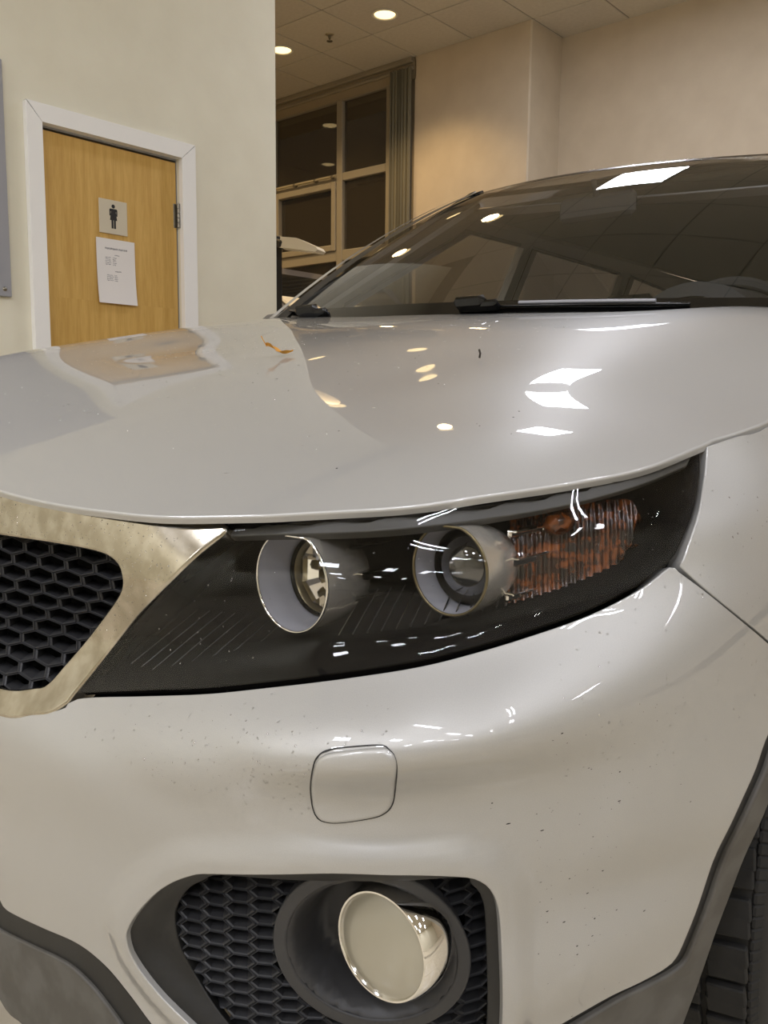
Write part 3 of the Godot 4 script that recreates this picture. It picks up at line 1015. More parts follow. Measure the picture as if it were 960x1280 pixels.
func build_headlamp() -> void:
	var h := group_node("headlamp", car)
	var edge := outline(LENS_EDGE, 0.008)
	var soft := outline(LENS_EDGE, 0.03)
	var lens := func(p: Vector2) -> Vector3: return front_at(p, 0.001 + 0.006 * smooth(0.0, 0.05, edge_distance(p, soft)))
	panel("lens", h, edge, [], lens, OUTWARD, mat.lens_glass, 0.010, 0.002, 0.0)
	var bowl := func(p: Vector2) -> Vector3: return front_at(p, -0.008 - 0.125 * smooth(0.003, 0.032, edge_distance(p, soft)))
	panel("housing", h, edge, [], bowl, OUTWARD, mat.lamp_black, 0.008, 0.0015, 0.008)
	panel("inner_band", h, outline(LAMP_BAND, 0.01), [], func(p: Vector2) -> Vector3: return front_at(p, -0.012), OUTWARD, mat.lamp_band, 0.012, 0.002, 0.01)
	# high beam: cup, rim, stepped ring, faceted bowl and bulb
	var c1 := Vector3(0.562, 0.802, -0.132)
	var top := round_top(0.90)
	obj("cup", lathe_mesh(PackedVector2Array([Vector2(0.0555, 0.0), Vector2(0.052, -0.02), Vector2(0.0475, -0.046)]), 64, top), mat.dull_silver, h, c1)
	obj("cup_rim", lathe_mesh(ring_profile(0.0558, 0.0014), 64, top), mat.chrome, h, c1)
	obj("cup_shell", lathe_mesh(PackedVector2Array([Vector2(0.036, -0.088), Vector2(0.045, -0.080), Vector2(0.052, -0.06), Vector2(0.0562, -0.03), Vector2(0.0565, -0.002)]), 64, top), mat.cup_metal, h, c1)
	obj("ring", lathe_mesh(PackedVector2Array([Vector2(0.0478, -0.044), Vector2(0.0455, -0.041), Vector2(0.0455, -0.050), Vector2(0.043, -0.050)]), 64), mat.gloss_black, h, c1)
	obj("bezel_ring", lathe_mesh(PackedVector2Array([Vector2(0.0435, -0.050), Vector2(0.0425, -0.045), Vector2(0.0405, -0.047), Vector2(0.0395, -0.054)]), 64), mat.brass, h, c1)
	obj("reflector", facet_bowl(0.040, 0.012, -0.052, -0.092, 9, 3), mat.chrome, h, c1)
	obj("bulb", lathe_mesh(PackedVector2Array([Vector2(0.007, -0.092), Vector2(0.007, -0.066), Vector2(0.005, -0.060), Vector2(0.0, -0.058)]), 20), mat.brass, h, c1)
	# dipped beam: cup, rim, black ring and the projector's ball of glass
	var c2 := Vector3(0.7205, 0.826, -0.207)
	top = round_top(0.96)
	obj("cup", lathe_mesh(PackedVector2Array([Vector2(0.0468, 0.0), Vector2(0.0445, -0.015), Vector2(0.042, -0.032)]), 64, top), mat.dull_silver, h, c2)
	obj("cup_rim", lathe_mesh(ring_profile(0.0472, 0.0016), 64, top), mat.brass, h, c2)
	obj("cup_shell", lathe_mesh(PackedVector2Array([Vector2(0.03, -0.078), Vector2(0.039, -0.07), Vector2(0.0455, -0.05), Vector2(0.0478, -0.025), Vector2(0.0478, -0.002)]), 64, top), mat.cup_metal, h, c2)
	obj("ring", lathe_mesh(PackedVector2Array([Vector2(0.0422, -0.030), Vector2(0.0405, -0.027), Vector2(0.0385, -0.030), Vector2(0.0375, -0.036)]), 64), mat.gloss_black, h, c2)
	obj("projector_lens", lathe_mesh(PackedVector2Array([Vector2(0.038, -0.036), Vector2(0.034, -0.029), Vector2(0.027, -0.0225), Vector2(0.018, -0.0178), Vector2(0.009, -0.0154), Vector2(0.0, -0.0147)]), 48), mat.bulb_glass, h, c2)
	# brackets behind the cups
	for q in [[c1, 0.060, 0.004, 0.11, 0.010], [c1, 0.058, -0.020, 0.08, 0.006], [c1, 0.050, 0.036, 0.09, 0.004], [c2, 0.050, 0.006, 0.085, 0.010], [c2, 0.046, 0.036, 0.07, 0.007], [c2, 0.044, -0.032, 0.08, 0.008]]:
		var o: Vector3 = q[0] + Vector3(q[1] * 0.75, q[2], -0.05)
		var st := start()
		var w: float = q[4]
		add_box(st, Transform3D(Basis.IDENTITY, o + Vector3(0.004, 0, -q[3] / 2)), Vector3(0.006, w, q[3]), 0.002)
		add_box(st, Transform3D(Basis.IDENTITY, o + Vector3(0.008, w * 0.5, -q[3] / 2)), Vector3(0.012, 0.003, q[3]), 0.001)
		add_box(st, Transform3D(Basis.IDENTITY, o + Vector3(0.006, 0, -q[3])), Vector3(0.014, w * 1.5, 0.006), 0.002)
		obj("bracket", st.commit(), mat.chrome if w > 0.0065 else mat.gloss_black, h)
	obj("vent_cap", lathe_mesh(PackedVector2Array([Vector2(0.016, -0.03), Vector2(0.016, 0.0), Vector2(0.013, 0.004), Vector2(0.0, 0.005)]), 32), mat.lamp_black, h, c1 + Vector3(0.045, 0.02, -0.13))
	# turn signal and its ribs
	panel("turn_reflector", h, outline(AMBER_EDGE, 0.01), [], func(p: Vector2) -> Vector3: return front_at(p, -0.055 + 0.0025 * sin(p.x * 620.0)), OUTWARD, mat.amber, 0.0022, 0.002, 0.03)
	obj("turn_bulb", lathe_mesh(PackedVector2Array([Vector2(0.012, -0.02), Vector2(0.014, 0.0), Vector2(0.010, 0.012), Vector2(0.0, 0.016)]), 24), mat.amber, h, front_at(Vector2(0.80, 0.868), -0.045))
	# fine ribs moulded in the housing's floor
	for k in 11:
		var a := 0.30 + 0.018 * k
		obj("rib", tube_mesh(PackedVector3Array([front_at(Vector2(a, 0.672 + 0.10 * (a - 0.30)), -0.030), front_at(Vector2(a + 0.035, 0.700 + 0.12 * (a - 0.30)), -0.060), front_at(Vector2(a + 0.075, 0.732 + 0.10 * (a - 0.30)), -0.11)]), 0.0008, 6), mat.lamp_rib, h)
	for k in 12:
		var a := 0.565 + 0.015 * k
		var y := 0.752 + 0.20 * (a - 0.565)
		obj("rib", tube_mesh(PackedVector3Array([front_at(Vector2(a, y), -0.040), front_at(Vector2(a + 0.012, y + 0.016), -0.070), front_at(Vector2(a + 0.026, y + 0.034), -0.11)]), 0.0010, 6), mat.chrome if k % 4 == 0 else mat.lamp_rib, h)
	# the far lamp, turned away behind the nose
	var far := func(p: Vector2) -> Vector3:
		var q := front_at(p, 0.002)
		return Vector3(-q.x, q.y, q.z)
	panel("headlamp", car, edge, [], far, Vector3(-OUTWARD.x, 0, OUTWARD.z), mat.gloss_black, 0.02, 0.002, 0.01)

func ring_profile(radius: float, r: float) -> PackedVector2Array:
	var out := PackedVector2Array()
	for k in 11:
		var a := TAU * k / 10.0
		out.append(Vector2(radius + r * cos(a), r * sin(a)))
	return out

func facet_bowl(r0: float, r1: float, z0: float, z1: float, around: int, rings: int) -> ArrayMesh:
	var st := start()
	for i in rings:
		for k in around:
			var p := []
			for c in [[i, k], [i, k + 1], [i + 1, k + 1], [i + 1, k]]:
				var t := float(c[0]) / rings
				var a: float = TAU * (c[1] + 0.35 * i) / around
				var r := lerpf(r0, r1, t)
				p.append(Vector3(cos(a) * r, sin(a) * r, lerpf(z0, z1, 1.0 - pow(1.0 - t, 1.6))))
			quad(st, p[0], p[1], p[2], p[3], Vector3(0, 0, 0.3) - Vector3(p[0].x, p[0].y, 0))
	return st.commit()

func build_fog_lamp() -> void:
	var f := group_node("fog_lamp", car)
	var edge := Geometry2D.offset_polygon(outline(FOG_EDGE, 0.01), -0.0035)[0]
	var mesh_edge := outline(FOG_MESH_EDGE, 0.012)
	var soft := outline(FOG_EDGE, 0.03)
	var bowl_edge := outline(FOG_BOWL_EDGE, 0.01)
	var bowl_in := outline(FOG_BOWL_INNER, 0.008)
	var bowl_soft := outline(FOG_BOWL_INNER, 0.025)
	panel("bezel", f, edge, [mesh_edge], func(p: Vector2) -> Vector3: return front_at(p, 0.004 - 0.022 * smooth(0.0, 0.045, edge_distance(p, soft))), OUTWARD, mat.black_plastic, 0.010, 0.002, 0.015)
	panel("mesh_backing", f, Geometry2D.offset_polygon(mesh_edge, 0.012)[0], [bowl_in], func(p: Vector2) -> Vector3: return front_at(p, -0.052), OUTWARD, mat.black_gap, 0.02, 0.001, 0.0)
	panel("bowl_ring", f, bowl_edge, [bowl_in], func(p: Vector2) -> Vector3: return front_at(p, -0.011), OUTWARD, mat.mesh_plastic, 0.010, 0.003, 0.012)
	panel("bowl", f, bowl_in, [], func(p: Vector2) -> Vector3: return front_at(p, -0.012 - 0.062 * smooth(0.0, 0.04, edge_distance(p, bowl_soft))), OUTWARD, mat.mesh_plastic, 0.008, 0.001, 0.004)
	var e1 := Vector2(0.0324, -0.0033)
	var e2 := Vector2(0.0333, 0.0211)
	var step := (e2 - e1) * 0.74
	var half := Vector2((e1 + e2).x / 2.0 * 0.88, (e1 + e2).y / 2.0 - 0.004)
	e1 = half - step / 2.0
	e2 = half + step / 2.0
	var c0 := Vector2(0.4579, 0.4128)
	for i in range(-16, 17):
		for j in range(-16, 17):
			var c := c0 + e1 * i + e2 * j
			if not Geometry2D.is_point_in_polygon(c, mesh_edge) and edge_distance(c, mesh_edge) > 0.008:
				continue
			if Geometry2D.is_point_in_polygon(c, bowl_edge) and edge_distance(c, bowl_edge) > 0.006:
				continue
			if c.x < 0.27:
				continue
			obj("honeycomb_cell", hex_cell(c, e1, e2, -0.020, 0.022, 0.80, 0.002), mat.mesh_plastic, f)
	var at := Vector3(0.7065, 0.4435, -0.121)
	var turn := Basis(Vector3.UP, 0.06) * Basis(Vector3.RIGHT, -0.03)
	obj("chrome_ring", lathe_mesh(PackedVector2Array([Vector2(0.048, -0.062), Vector2(0.060, -0.050), Vector2(0.0645, -0.030), Vector2(0.0628, -0.012), Vector2(0.0598, -0.002), Vector2(0.0582, 0.0005), Vector2(0.0562, 0.0005), Vector2(0.0548, -0.002)]), 72), mat.chrome, f, at, turn.scaled(Vector3.ONE * 0.97))
	obj("glass", lathe_mesh(PackedVector2Array([Vector2(0.0552, -0.002), Vector2(0.048, 0.002), Vector2(0.036, 0.0058), Vector2(0.022, 0.008), Vector2(0.01, 0.009), Vector2(0.0, 0.0092)]), 56), mat.frosted_glass, f, at, turn.scaled(Vector3.ONE * 0.97))

func build_trims() -> void:
	var trim := outline(LOWER_TRIM_EDGE, 0.012)
	var moved := PackedVector2Array()
	for q in trim:
		moved.append(q + Vector2(-0.022, -0.040))
	for q in Geometry2D.clip_polygons(trim, moved):
		if Geometry2D.is_polygon_clockwise(q) or edge_area(q) < 0.0006:
			continue
		panel("lower_trim_band", car, q, [], func(p: Vector2) -> Vector3: return front_at(p, -0.004), OUTWARD, mat.black_plastic, 0.012, 0.002, 0.012, true)
	for q in Geometry2D.intersect_polygons(trim, moved):
		panel("lower_trim", car, q, [], func(p: Vector2) -> Vector3: return front_at(p, 0.002), OUTWARD, mat.grey_plastic, 0.012, 0.003, 0.012, true)
	var arch := outline(ARCH_TRIM_EDGE, 0.012)
	moved = PackedVector2Array()
	for q in arch:
		moved.append(q + Vector2(0.017, -0.010))
	for q in Geometry2D.clip_polygons(arch, moved):
		if Geometry2D.is_polygon_clockwise(q) or edge_area(q) < 0.0006:
			continue
		panel("arch_trim_band", car, q, [], func(p: Vector2) -> Vector3: return front_at(p, -0.005), OUTWARD, mat.black_plastic, 0.012, 0.002, 0.012, true)
	for q in Geometry2D.intersect_polygons(arch, moved):
		panel("arch_trim", car, q, [], func(p: Vector2) -> Vector3: return front_at(p, 0.004), OUTWARD, mat.grey_plastic, 0.012, 0.004, 0.035, true)

func edge_area(p: PackedVector2Array) -> float:
	var a := 0.0
	for i in p.size():
		a += p[i].cross(p[(i + 1) % p.size()])
	return absf(a) / 2.0

func build_wheel() -> void:
	var w := group_node("wheel", car, Vector3(0.745, 0.285, -0.985))
	w.basis = Basis(Vector3.UP, deg_to_rad(11.0))
	var turn := Basis(Vector3.UP, PI / 2.0)   # the lathe's axis lies along the axle
	obj("tire", lathe_mesh(PackedVector2Array([Vector2(0.225, -0.105), Vector2(0.26, -0.12), Vector2(0.31, -0.122), Vector2(0.342, -0.112), Vector2(0.356, -0.095), Vector2(0.358, -0.05), Vector2(0.358, 0.05), Vector2(0.356, 0.095), Vector2(0.342, 0.112), Vector2(0.31, 0.122), Vector2(0.26, 0.12), Vector2(0.225, 0.105)]), 90), mat.rubber, w, Vector3.ZERO, turn)
	obj("rim", lathe_mesh(PackedVector2Array([Vector2(0.0, 0.06), Vector2(0.06, 0.062), Vector2(0.07, 0.05), Vector2(0.19, 0.07), Vector2(0.21, 0.10), Vector2(0.232, 0.108), Vector2(0.232, -0.1)]), 60), mat.rim_silver, w, Vector3.ZERO, turn)
	var rows := [[0.072, 0.052], [0.014, 0.048], [-0.042, 0.048], [-0.088, 0.032]]
	for row in rows:
		var mesh := box_mesh(Vector3(row[1], 0.013, 0.0305), 0.0022)
		for k in range(-17, 16):
			var a := deg_to_rad(5.35 * k + (1.6 if int(k + 100) % 2 == 0 else 0.0))
			var b := Basis(Vector3.RIGHT, PI / 2.0 - a) * Basis(Vector3.UP, 0.10)
			obj("tread_block", mesh, mat.rubber, w, Vector3(row[0], sin(a) * 0.3635, cos(a) * 0.3635), b)
	var lug := box_mesh(Vector3(0.020, 0.010, 0.017), 0.003)
	for k in range(-17, 16):
		for s in [0.0, 0.5]:
			var a := deg_to_rad(5.35 * (k + s))
			var b := Basis(Vector3.RIGHT, PI / 2.0 - a) * Basis(Vector3.BACK, -0.85)
			obj("shoulder_lug", lug, mat.rubber, w, Vector3(0.1045, sin(a) * 0.3485, cos(a) * 0.3485), b)
	var st := start()
	add_lathe(st, Transform3D(Basis(Vector3.UP, PI / 2.0), Vector3(0, 0.37, -0.97)), PackedVector2Array([Vector2(0.425, 0.85), Vector2(0.43, 0.5), Vector2(0.2, 0.42)]), 40, null, 0.0, PI + 0.1)
	obj("wheel_liner", st.commit(), mat.black_gap, car)
	# the other wheels, plain
	for q in [[-0.80, -0.97], [0.80, -3.67], [-0.80, -3.67]]:
		var o := group_node("wheel", car, Vector3(q[0], 0.285, q[1]))
		obj("tire", lathe_mesh(PackedVector2Array([Vector2(0.225, -0.105), Vector2(0.31, -0.122), Vector2(0.356, -0.105), Vector2(0.37, -0.08), Vector2(0.37, 0.08), Vector2(0.356, 0.105), Vector2(0.31, 0.122), Vector2(0.225, 0.105)]), 60), mat.rubber, o, Vector3.ZERO, turn)
		obj("rim", lathe_mesh(PackedVector2Array([Vector2(0.0, -0.06), Vector2(0.0, 0.06), Vector2(0.19, 0.07), Vector2(0.21, 0.10), Vector2(0.232, 0.108), Vector2(0.232, -0.108), Vector2(0.21, -0.10), Vector2(0.0, -0.06)]), 48), mat.rim_silver, o, Vector3.ZERO, turn)

# windshield: s across (-1 to 1), t up (0 to 1)
func screen_at(p: Vector2, off := 0.0) -> Vector3:
	var s := p.x
	var b := Vector3(0.70 * s, 1.205 - 0.025 * s, -1.12 - 0.12 * s * s)
	var t := Vector3(0.55 * s, 1.665 - 0.02 * s, -1.86 - 0.12 * s * s)
	return b + (t - b) * p.y + Vector3(0, 0.85, 0.52) * (0.12 * p.y * (1.0 - p.y) + off)

func roof_at(p: Vector2) -> Vector3:   # x, distance behind the windshield's top edge
	var s := p.x / 0.55
	var d := p.y
	var y := 1.664 - 0.036 * p.x + (0.30 * d - 0.36 * d * d if d < 0.4 else 0.0624 - 0.012 * (d - 0.4) * (d - 0.4))
	return Vector3(p.x, y - 0.035 * pow(absf(s), 4.0), -1.862 - 0.12 * s * s - d)

func side_at(p: Vector2) -> Vector3:   # distance behind the nose, height
	var x := 0.93 - 0.25 * (p.y - 0.7) * (p.y - 0.7)
	if p.y > 1.02:
		x = lerpf(0.9044, 0.60, (p.y - 1.02) / 0.66)
	return Vector3(x, p.y, -p.x)

func build_cabin() -> void:
	panel("windshield", car, PackedVector2Array([Vector2(-0.92, 0.0), Vector2(1.10, 0.0), Vector2(1.10, 1.0), Vector2(-0.92, 1.0)]), [], func(p: Vector2) -> Vector3: return screen_at(p), Vector3(0, 0.85, 0.52), mat.windshield_glass, 0.04, 0.0005, 0.0)
	for s in [-1.0, 1.0]:
		var w := 0.0 if s < 0.0 else 0.17   # the near pillar stands a little wider
		var a := PackedVector2Array([Vector2(0.875 * s + w, -0.06), Vector2(0.975 * s + w, -0.06), Vector2(0.975 * s + w, 1.02), Vector2(0.875 * s + w, 1.02)])
		var b := PackedVector2Array([Vector2(0.985 * s + w, -0.05), Vector2(1.03 * s + w, -0.05), Vector2(1.03 * s + w, 1.04), Vector2(0.985 * s + w, 1.04)])
		if s < 0.0:
			a.reverse()
			b.reverse()
		panel("pillar_seal", car, a, [], func(p: Vector2) -> Vector3: return screen_at(p, 0.006), Vector3(0, 0.85, 0.52), mat.pillar_black, 0.06, 0.004, 0.02)
		panel("pillar", car, b, [], func(p: Vector2) -> Vector3: return screen_at(p, 0.010), Vector3(0, 0.85, 0.52), mat.silver_paint, 0.06, 0.006, 0.05)
	panel("windshield_border", car, PackedVector2Array([Vector2(-0.92, 0.975), Vector2(1.10, 0.975), Vector2(1.10, 0.998), Vector2(-0.92, 0.998)]), [], func(p: Vector2) -> Vector3: return screen_at(p, 0.001), Vector3(0, 0.85, 0.52), mat.gloss_black, 0.04, 0.001, 0.01)
	panel("cowl", car, PackedVector2Array([Vector2(-1.16, -0.16), Vector2(1.26, -0.16), Vector2(1.26, 0.035), Vector2(-1.16, 0.035)]), [], func(p: Vector2) -> Vector3: return screen_at(p, 0.002), Vector3(0, 0.85, 0.52), mat.gloss_black, 0.04, 0.001, 0.01)
	panel("roof", car, PackedVector2Array([Vector2(-0.565, 0.0), Vector2(0.64, 0.0), Vector2(0.64, 2.45), Vector2(-0.565, 2.45)]), [], func(p: Vector2) -> Vector3: return roof_at(p), Vector3.UP, mat.silver_paint, 0.035, 0.006, 0.02)
	for s in [-1.0, 1.0]:
		var pts := PackedVector3Array()
		for k in 12:
			var t := k / 11.0
			pts.append(Vector3(0.53 * s, 1.725 - 0.02 * s + 0.028 * sin(PI * clampf(t * 1.0, 0.0, 1.0)) , -2.20 - 1.9 * t))
		obj("roof_rail", tube_mesh(pts, 0.014, 12), mat.chrome, car)
	var side := PackedVector2Array([Vector2(1.41, 0.27), Vector2(3.2, 0.27), Vector2(3.24, 0.55), Vector2(3.42, 0.76), Vector2(3.67, 0.82), Vector2(3.92, 0.76), Vector2(4.10, 0.55), Vector2(4.16, 0.3), Vector2(4.52, 0.34), Vector2(4.62, 0.8), Vector2(4.55, 1.06), Vector2(4.36, 1.64), Vector2(2.02, 1.655), Vector2(1.30, 1.235), Vector2(1.37, 1.10), Vector2(1.41, 0.95)])
	var openings := [
		PackedVector2Array([Vector2(1.60, 1.11), Vector2(2.44, 1.09), Vector2(2.44, 1.60), Vector2(2.08, 1.60), Vector2(1.60, 1.31)]),
		PackedVector2Array([Vector2(2.53, 1.09), Vector2(3.40, 1.11), Vector2(3.30, 1.59), Vector2(2.53, 1.60)]),
		PackedVector2Array([Vector2(3.50, 1.12), Vector2(4.36, 1.18), Vector2(4.22, 1.55), Vector2(3.41, 1.59)])]
	panel("side_body", car, side, openings, side_at, Vector3.RIGHT, mat.silver_paint, 0.05, 0.004, 0.03, true)
	for o in openings:
		panel("side_window", car, Geometry2D.offset_polygon(o, 0.004)[0], [], func(p: Vector2) -> Vector3: return side_at(p) - Vector3(0.012, 0, 0), Vector3.RIGHT, mat.tinted_glass if o[0].x < 2.0 else mat.privacy_glass, 0.05, 0.001, 0.0, true)
	var tail := PackedVector2Array([Vector2(-0.86, 0.34), Vector2(0.86, 0.34), Vector2(0.90, 1.0), Vector2(0.56, 1.66), Vector2(-0.56, 1.66), Vector2(-0.90, 1.0)])
	var tail_glass := PackedVector2Array([Vector2(-0.68, 1.12), Vector2(0.68, 1.12), Vector2(0.52, 1.56), Vector2(-0.52, 1.56)])
	var tail_at := func(p: Vector2) -> Vector3: return Vector3(p.x, p.y, -4.62 + 0.40 * smooth(1.0, 1.75, p.y))
	panel("tailgate", car, tail, [tail_glass], tail_at, Vector3.FORWARD, mat.silver_paint, 0.06, 0.004, 0.02)
	panel("rear_window", car, tail_glass, [], tail_at, Vector3.FORWARD, mat.privacy_glass, 0.06, 0.001, 0.0)
	obj("underbody", box_mesh(Vector3(1.5, 0.08, 3.9), 0.02), mat.black_gap, car, Vector3(0, 0.30, -2.55))
	obj("firewall", box_mesh(Vector3(1.3, 0.75, 0.05)), mat.black_gap, car, Vector3(0, 0.72, -1.35))
	# cabin
	var dash := start()
	var dp := [Vector2(-1.30, 1.16), Vector2(-1.50, 1.185), Vector2(-1.66, 1.18), Vector2(-1.74, 1.12), Vector2(-1.76, 0.85)]
	for k in dp.size() - 1:
		quad(dash, Vector3(-0.66, dp[k].y + 0.02, dp[k].x), Vector3(0.66, dp[k].y - 0.01, dp[k].x), Vector3(0.66, dp[k + 1].y - 0.01, dp[k + 1].x), Vector3(-0.66, dp[k + 1].y + 0.02, dp[k + 1].x), Vector3(0, 1, -0.3))
	obj("dashboard", dash.commit(), mat.interior, car)
	obj("instrument_hood", lathe_mesh(PackedVector2Array([Vector2(0.19, -0.14), Vector2(0.185, 0.10), Vector2(0.15, 0.12)]), 36, func(a: float) -> float: return 1.0 if sin(a) > 0.0 else 0.4), mat.interior, car, Vector3(0.42, 1.10, -1.66))
	var sw := group_node("steering_wheel", car, Vector3(0.41, 1.14, -1.90))
	sw.basis = Basis(Vector3.RIGHT, 0.42)
	obj("wheel_rim", lathe_mesh(PackedVector2Array([Vector2(0.203, 0), Vector2(0.1984, 0.011), Vector2(0.187, 0.016), Vector2(0.1756, 0.011), Vector2(0.171, 0), Vector2(0.1756, -0.011), Vector2(0.187, -0.016), Vector2(0.1984, -0.011), Vector2(0.203, 0)]), 56), mat.interior, sw)
	obj("hub", lathe_mesh(PackedVector2Array([Vector2(0, 0.0), Vector2(0.05, 0.0), Vector2(0.07, -0.02), Vector2(0.05, -0.05)]), 32), mat.interior, sw)
	for a in [0.0, PI, -PI / 2]:
		obj("spoke", tube_mesh(PackedVector3Array([Vector3(cos(a), sin(a), 0) * 0.05, Vector3(cos(a), sin(a), 0) * 0.18]), 0.016, 8, 0.5), mat.interior_light, sw)
	for x in [-0.38, 0.40]:
		var seat := group_node("seat", car, Vector3(x, 0.50, -2.45))
		obj("cushion", box_mesh(Vector3(0.52, 0.18, 0.54), 0.06), mat.interior, seat)
		obj("backrest", box_mesh(Vector3(0.50, 0.66, 0.16), 0.07), mat.interior, seat, Vector3(0, 0.38, -0.30), Basis(Vector3.RIGHT, -0.28))
		obj("headrest", box_mesh(Vector3(0.27, 0.19, 0.11), 0.05), mat.interior, seat, Vector3(0, 0.84, -0.43))
	obj("rear_bench", box_mesh(Vector3(1.3, 0.6, 0.18), 0.06), mat.interior, car, Vector3(0, 0.95, -3.5), Basis(Vector3.RIGHT, -0.25))
	obj("headliner", box_mesh(Vector3(1.06, 0.02, 2.2), 0.005), mat.interior_light, car, Vector3(0, 1.635, -3.1))
	var mirror := group_node("rear_mirror", car, Vector3(0.0, 1.56, -1.86))
	obj("mirror_body", box_mesh(Vector3(0.24, 0.07, 0.03), 0.012), mat.interior, mirror)
	obj("mirror_stem", tube_mesh(PackedVector3Array([Vector3(0, 0.02, 0), Vector3(0, 0.07, 0.03)]), 0.008), mat.interior, mirror)

func build_wipers() -> void:
	for q in [[-0.68, 0.0, -0.90, 0.03], [0.14, 0.0, 0.80, 0.0]]:
		var w := group_node("wiper", car)
		var pivot := screen_at(Vector2(q[0], -0.01), 0.012)
		var st := start()
		add_box(st, Transform3D(Basis(Vector3.RIGHT, -0.55), pivot + Vector3(0.0, 0.008, 0.0)), Vector3(0.085, 0.028, 0.045), 0.011)
		add_box(st, Transform3D(Basis(Vector3.RIGHT, -0.55), pivot + Vector3(0.035, 0.002, 0.0)), Vector3(0.075, 0.018, 0.03), 0.006)
		obj("pivot_cap", st.commit(), mat.gloss_black, w)
		var pts := PackedVector3Array()
		for k in 9:
			var t := k / 8.0
			pts.append(screen_at(Vector2(lerpf(q[0], q[2], t), lerpf(0.0, q[3], t)), 0.008))
		obj("arm", tube_mesh(pts, 0.006, 8, 0.6), mat.gloss_black, w)
		if q[2] > 0.0:
			var bl := PackedVector3Array()
			for k in 13:
				var t := k / 12.0
				bl.append(screen_at(Vector2(lerpf(0.30, 0.71, t), 0.006), 0.012))
			obj("blade", tube_mesh(bl, 0.006, 8, 0.7), mat.dull_silver, w)

# ---------------------------------------------------------------- small things on the car
func build_small_things() -> void:
	# dry leaf, curled, with its stalk
	var p := hood_at(Vector2(LEAF_X, LEAF_L))
	var st := start()
	var n := 10
	var rows := []
	for i in n + 1:
		var t := float(i) / n
		var w := 0.013 * sin(PI * pow(t, 0.8)) * (1.0 + 0.35 * sin(t * 19.0))
		var spine := Vector3(-0.032 + 0.062 * t, 0.005 + 0.016 * pow(1.0 - t, 3.0) + 0.004 * sin(t * 7.0), 0.004 * sin(t * 5.0))
		rows.append([spine + Vector3(0, 0.006 + 0.004 * sin(t * 11.0), w), spine, spine + Vector3(0, 0.003, -w)])
	for i in n:
		for k in 2:
			for up in [1.0, -1.0]:
				var o := Vector3(0, 0.0003 * up, 0)
				quad(st, rows[i][k] + o, rows[i + 1][k] + o, rows[i + 1][k + 1] + o, rows[i][k + 1] + o, Vector3(0, up, 0))
	var leaf := group_node("dry_leaf", null, p + Vector3(0, 0.004, 0))
	leaf.basis = (Basis(Vector3.UP, 0.75) * Basis(Vector3.RIGHT, 0.25)).scaled(Vector3.ONE * 0.78)
	obj("blade", st.commit(), mat.leaf_dry, leaf)
	obj("stalk", tube_mesh(PackedVector3Array([Vector3(-0.03, 0.018, 0), Vector3(-0.038, 0.034, 0.002), Vector3(-0.042, 0.042, 0.0)]), 0.0011, 6), mat.leaf_dry, leaf)
	tag(leaf, "curled yellow-brown dry leaf lying on the silver hood", "leaf")
	var sp := hood_at(Vector2(SEED_X, SEED_L))
	var seedling := obj("twig", tube_mesh(PackedVector3Array([Vector3(0, 0.003, 0), Vector3(0.002, 0.010, 0.001), Vector3(-0.001, 0.016, 0.0)]), 0.0016, 6), mat.seed_brown, null, sp)
	tag(seedling, "tiny dark twig standing on the silver hood behind the leaf", "twig")
	droplets()

func scatter(called: String, spots: Array, m: Material, flat: float, label: String, category: String) -> void:
	var mm := MultiMesh.new()
	mm.transform_format = MultiMesh.TRANSFORM_3D
	var st := start()
	add_lathe(st, Transform3D(Basis(Vector3.RIGHT, -PI / 2), Vector3.ZERO), PackedVector2Array([Vector2(0.0, -0.1), Vector2(0.9, -0.1), Vector2(1.0, 0.0), Vector2(0.87, 0.5 * flat), Vector2(0.5, 0.87 * flat), Vector2(0.0, flat)]), 10)
	mm.mesh = st.commit()
	mm.instance_count = spots.size()
	for i in spots.size():
		mm.set_instance_transform(i, spots[i])
	var o := MultiMeshInstance3D.new()
	o.multimesh = mm
	o.material_override = m
	o.name = called
	add_child(o)
	o.set_meta("kind", "stuff")
	tag(o, label, category)

func spot(surf: Callable, p: Vector2, hint: Vector3, size: float, stretch := 1.0) -> Transform3D:
	var n := side_of(surf, p, hint)
	var x := n.cross(Vector3(0.3, 0.9, 0.2)).normalized()
	var z := x.cross(n).normalized()
	return Transform3D(Basis(x * size, n * size, z * size * stretch), surf.call(p))

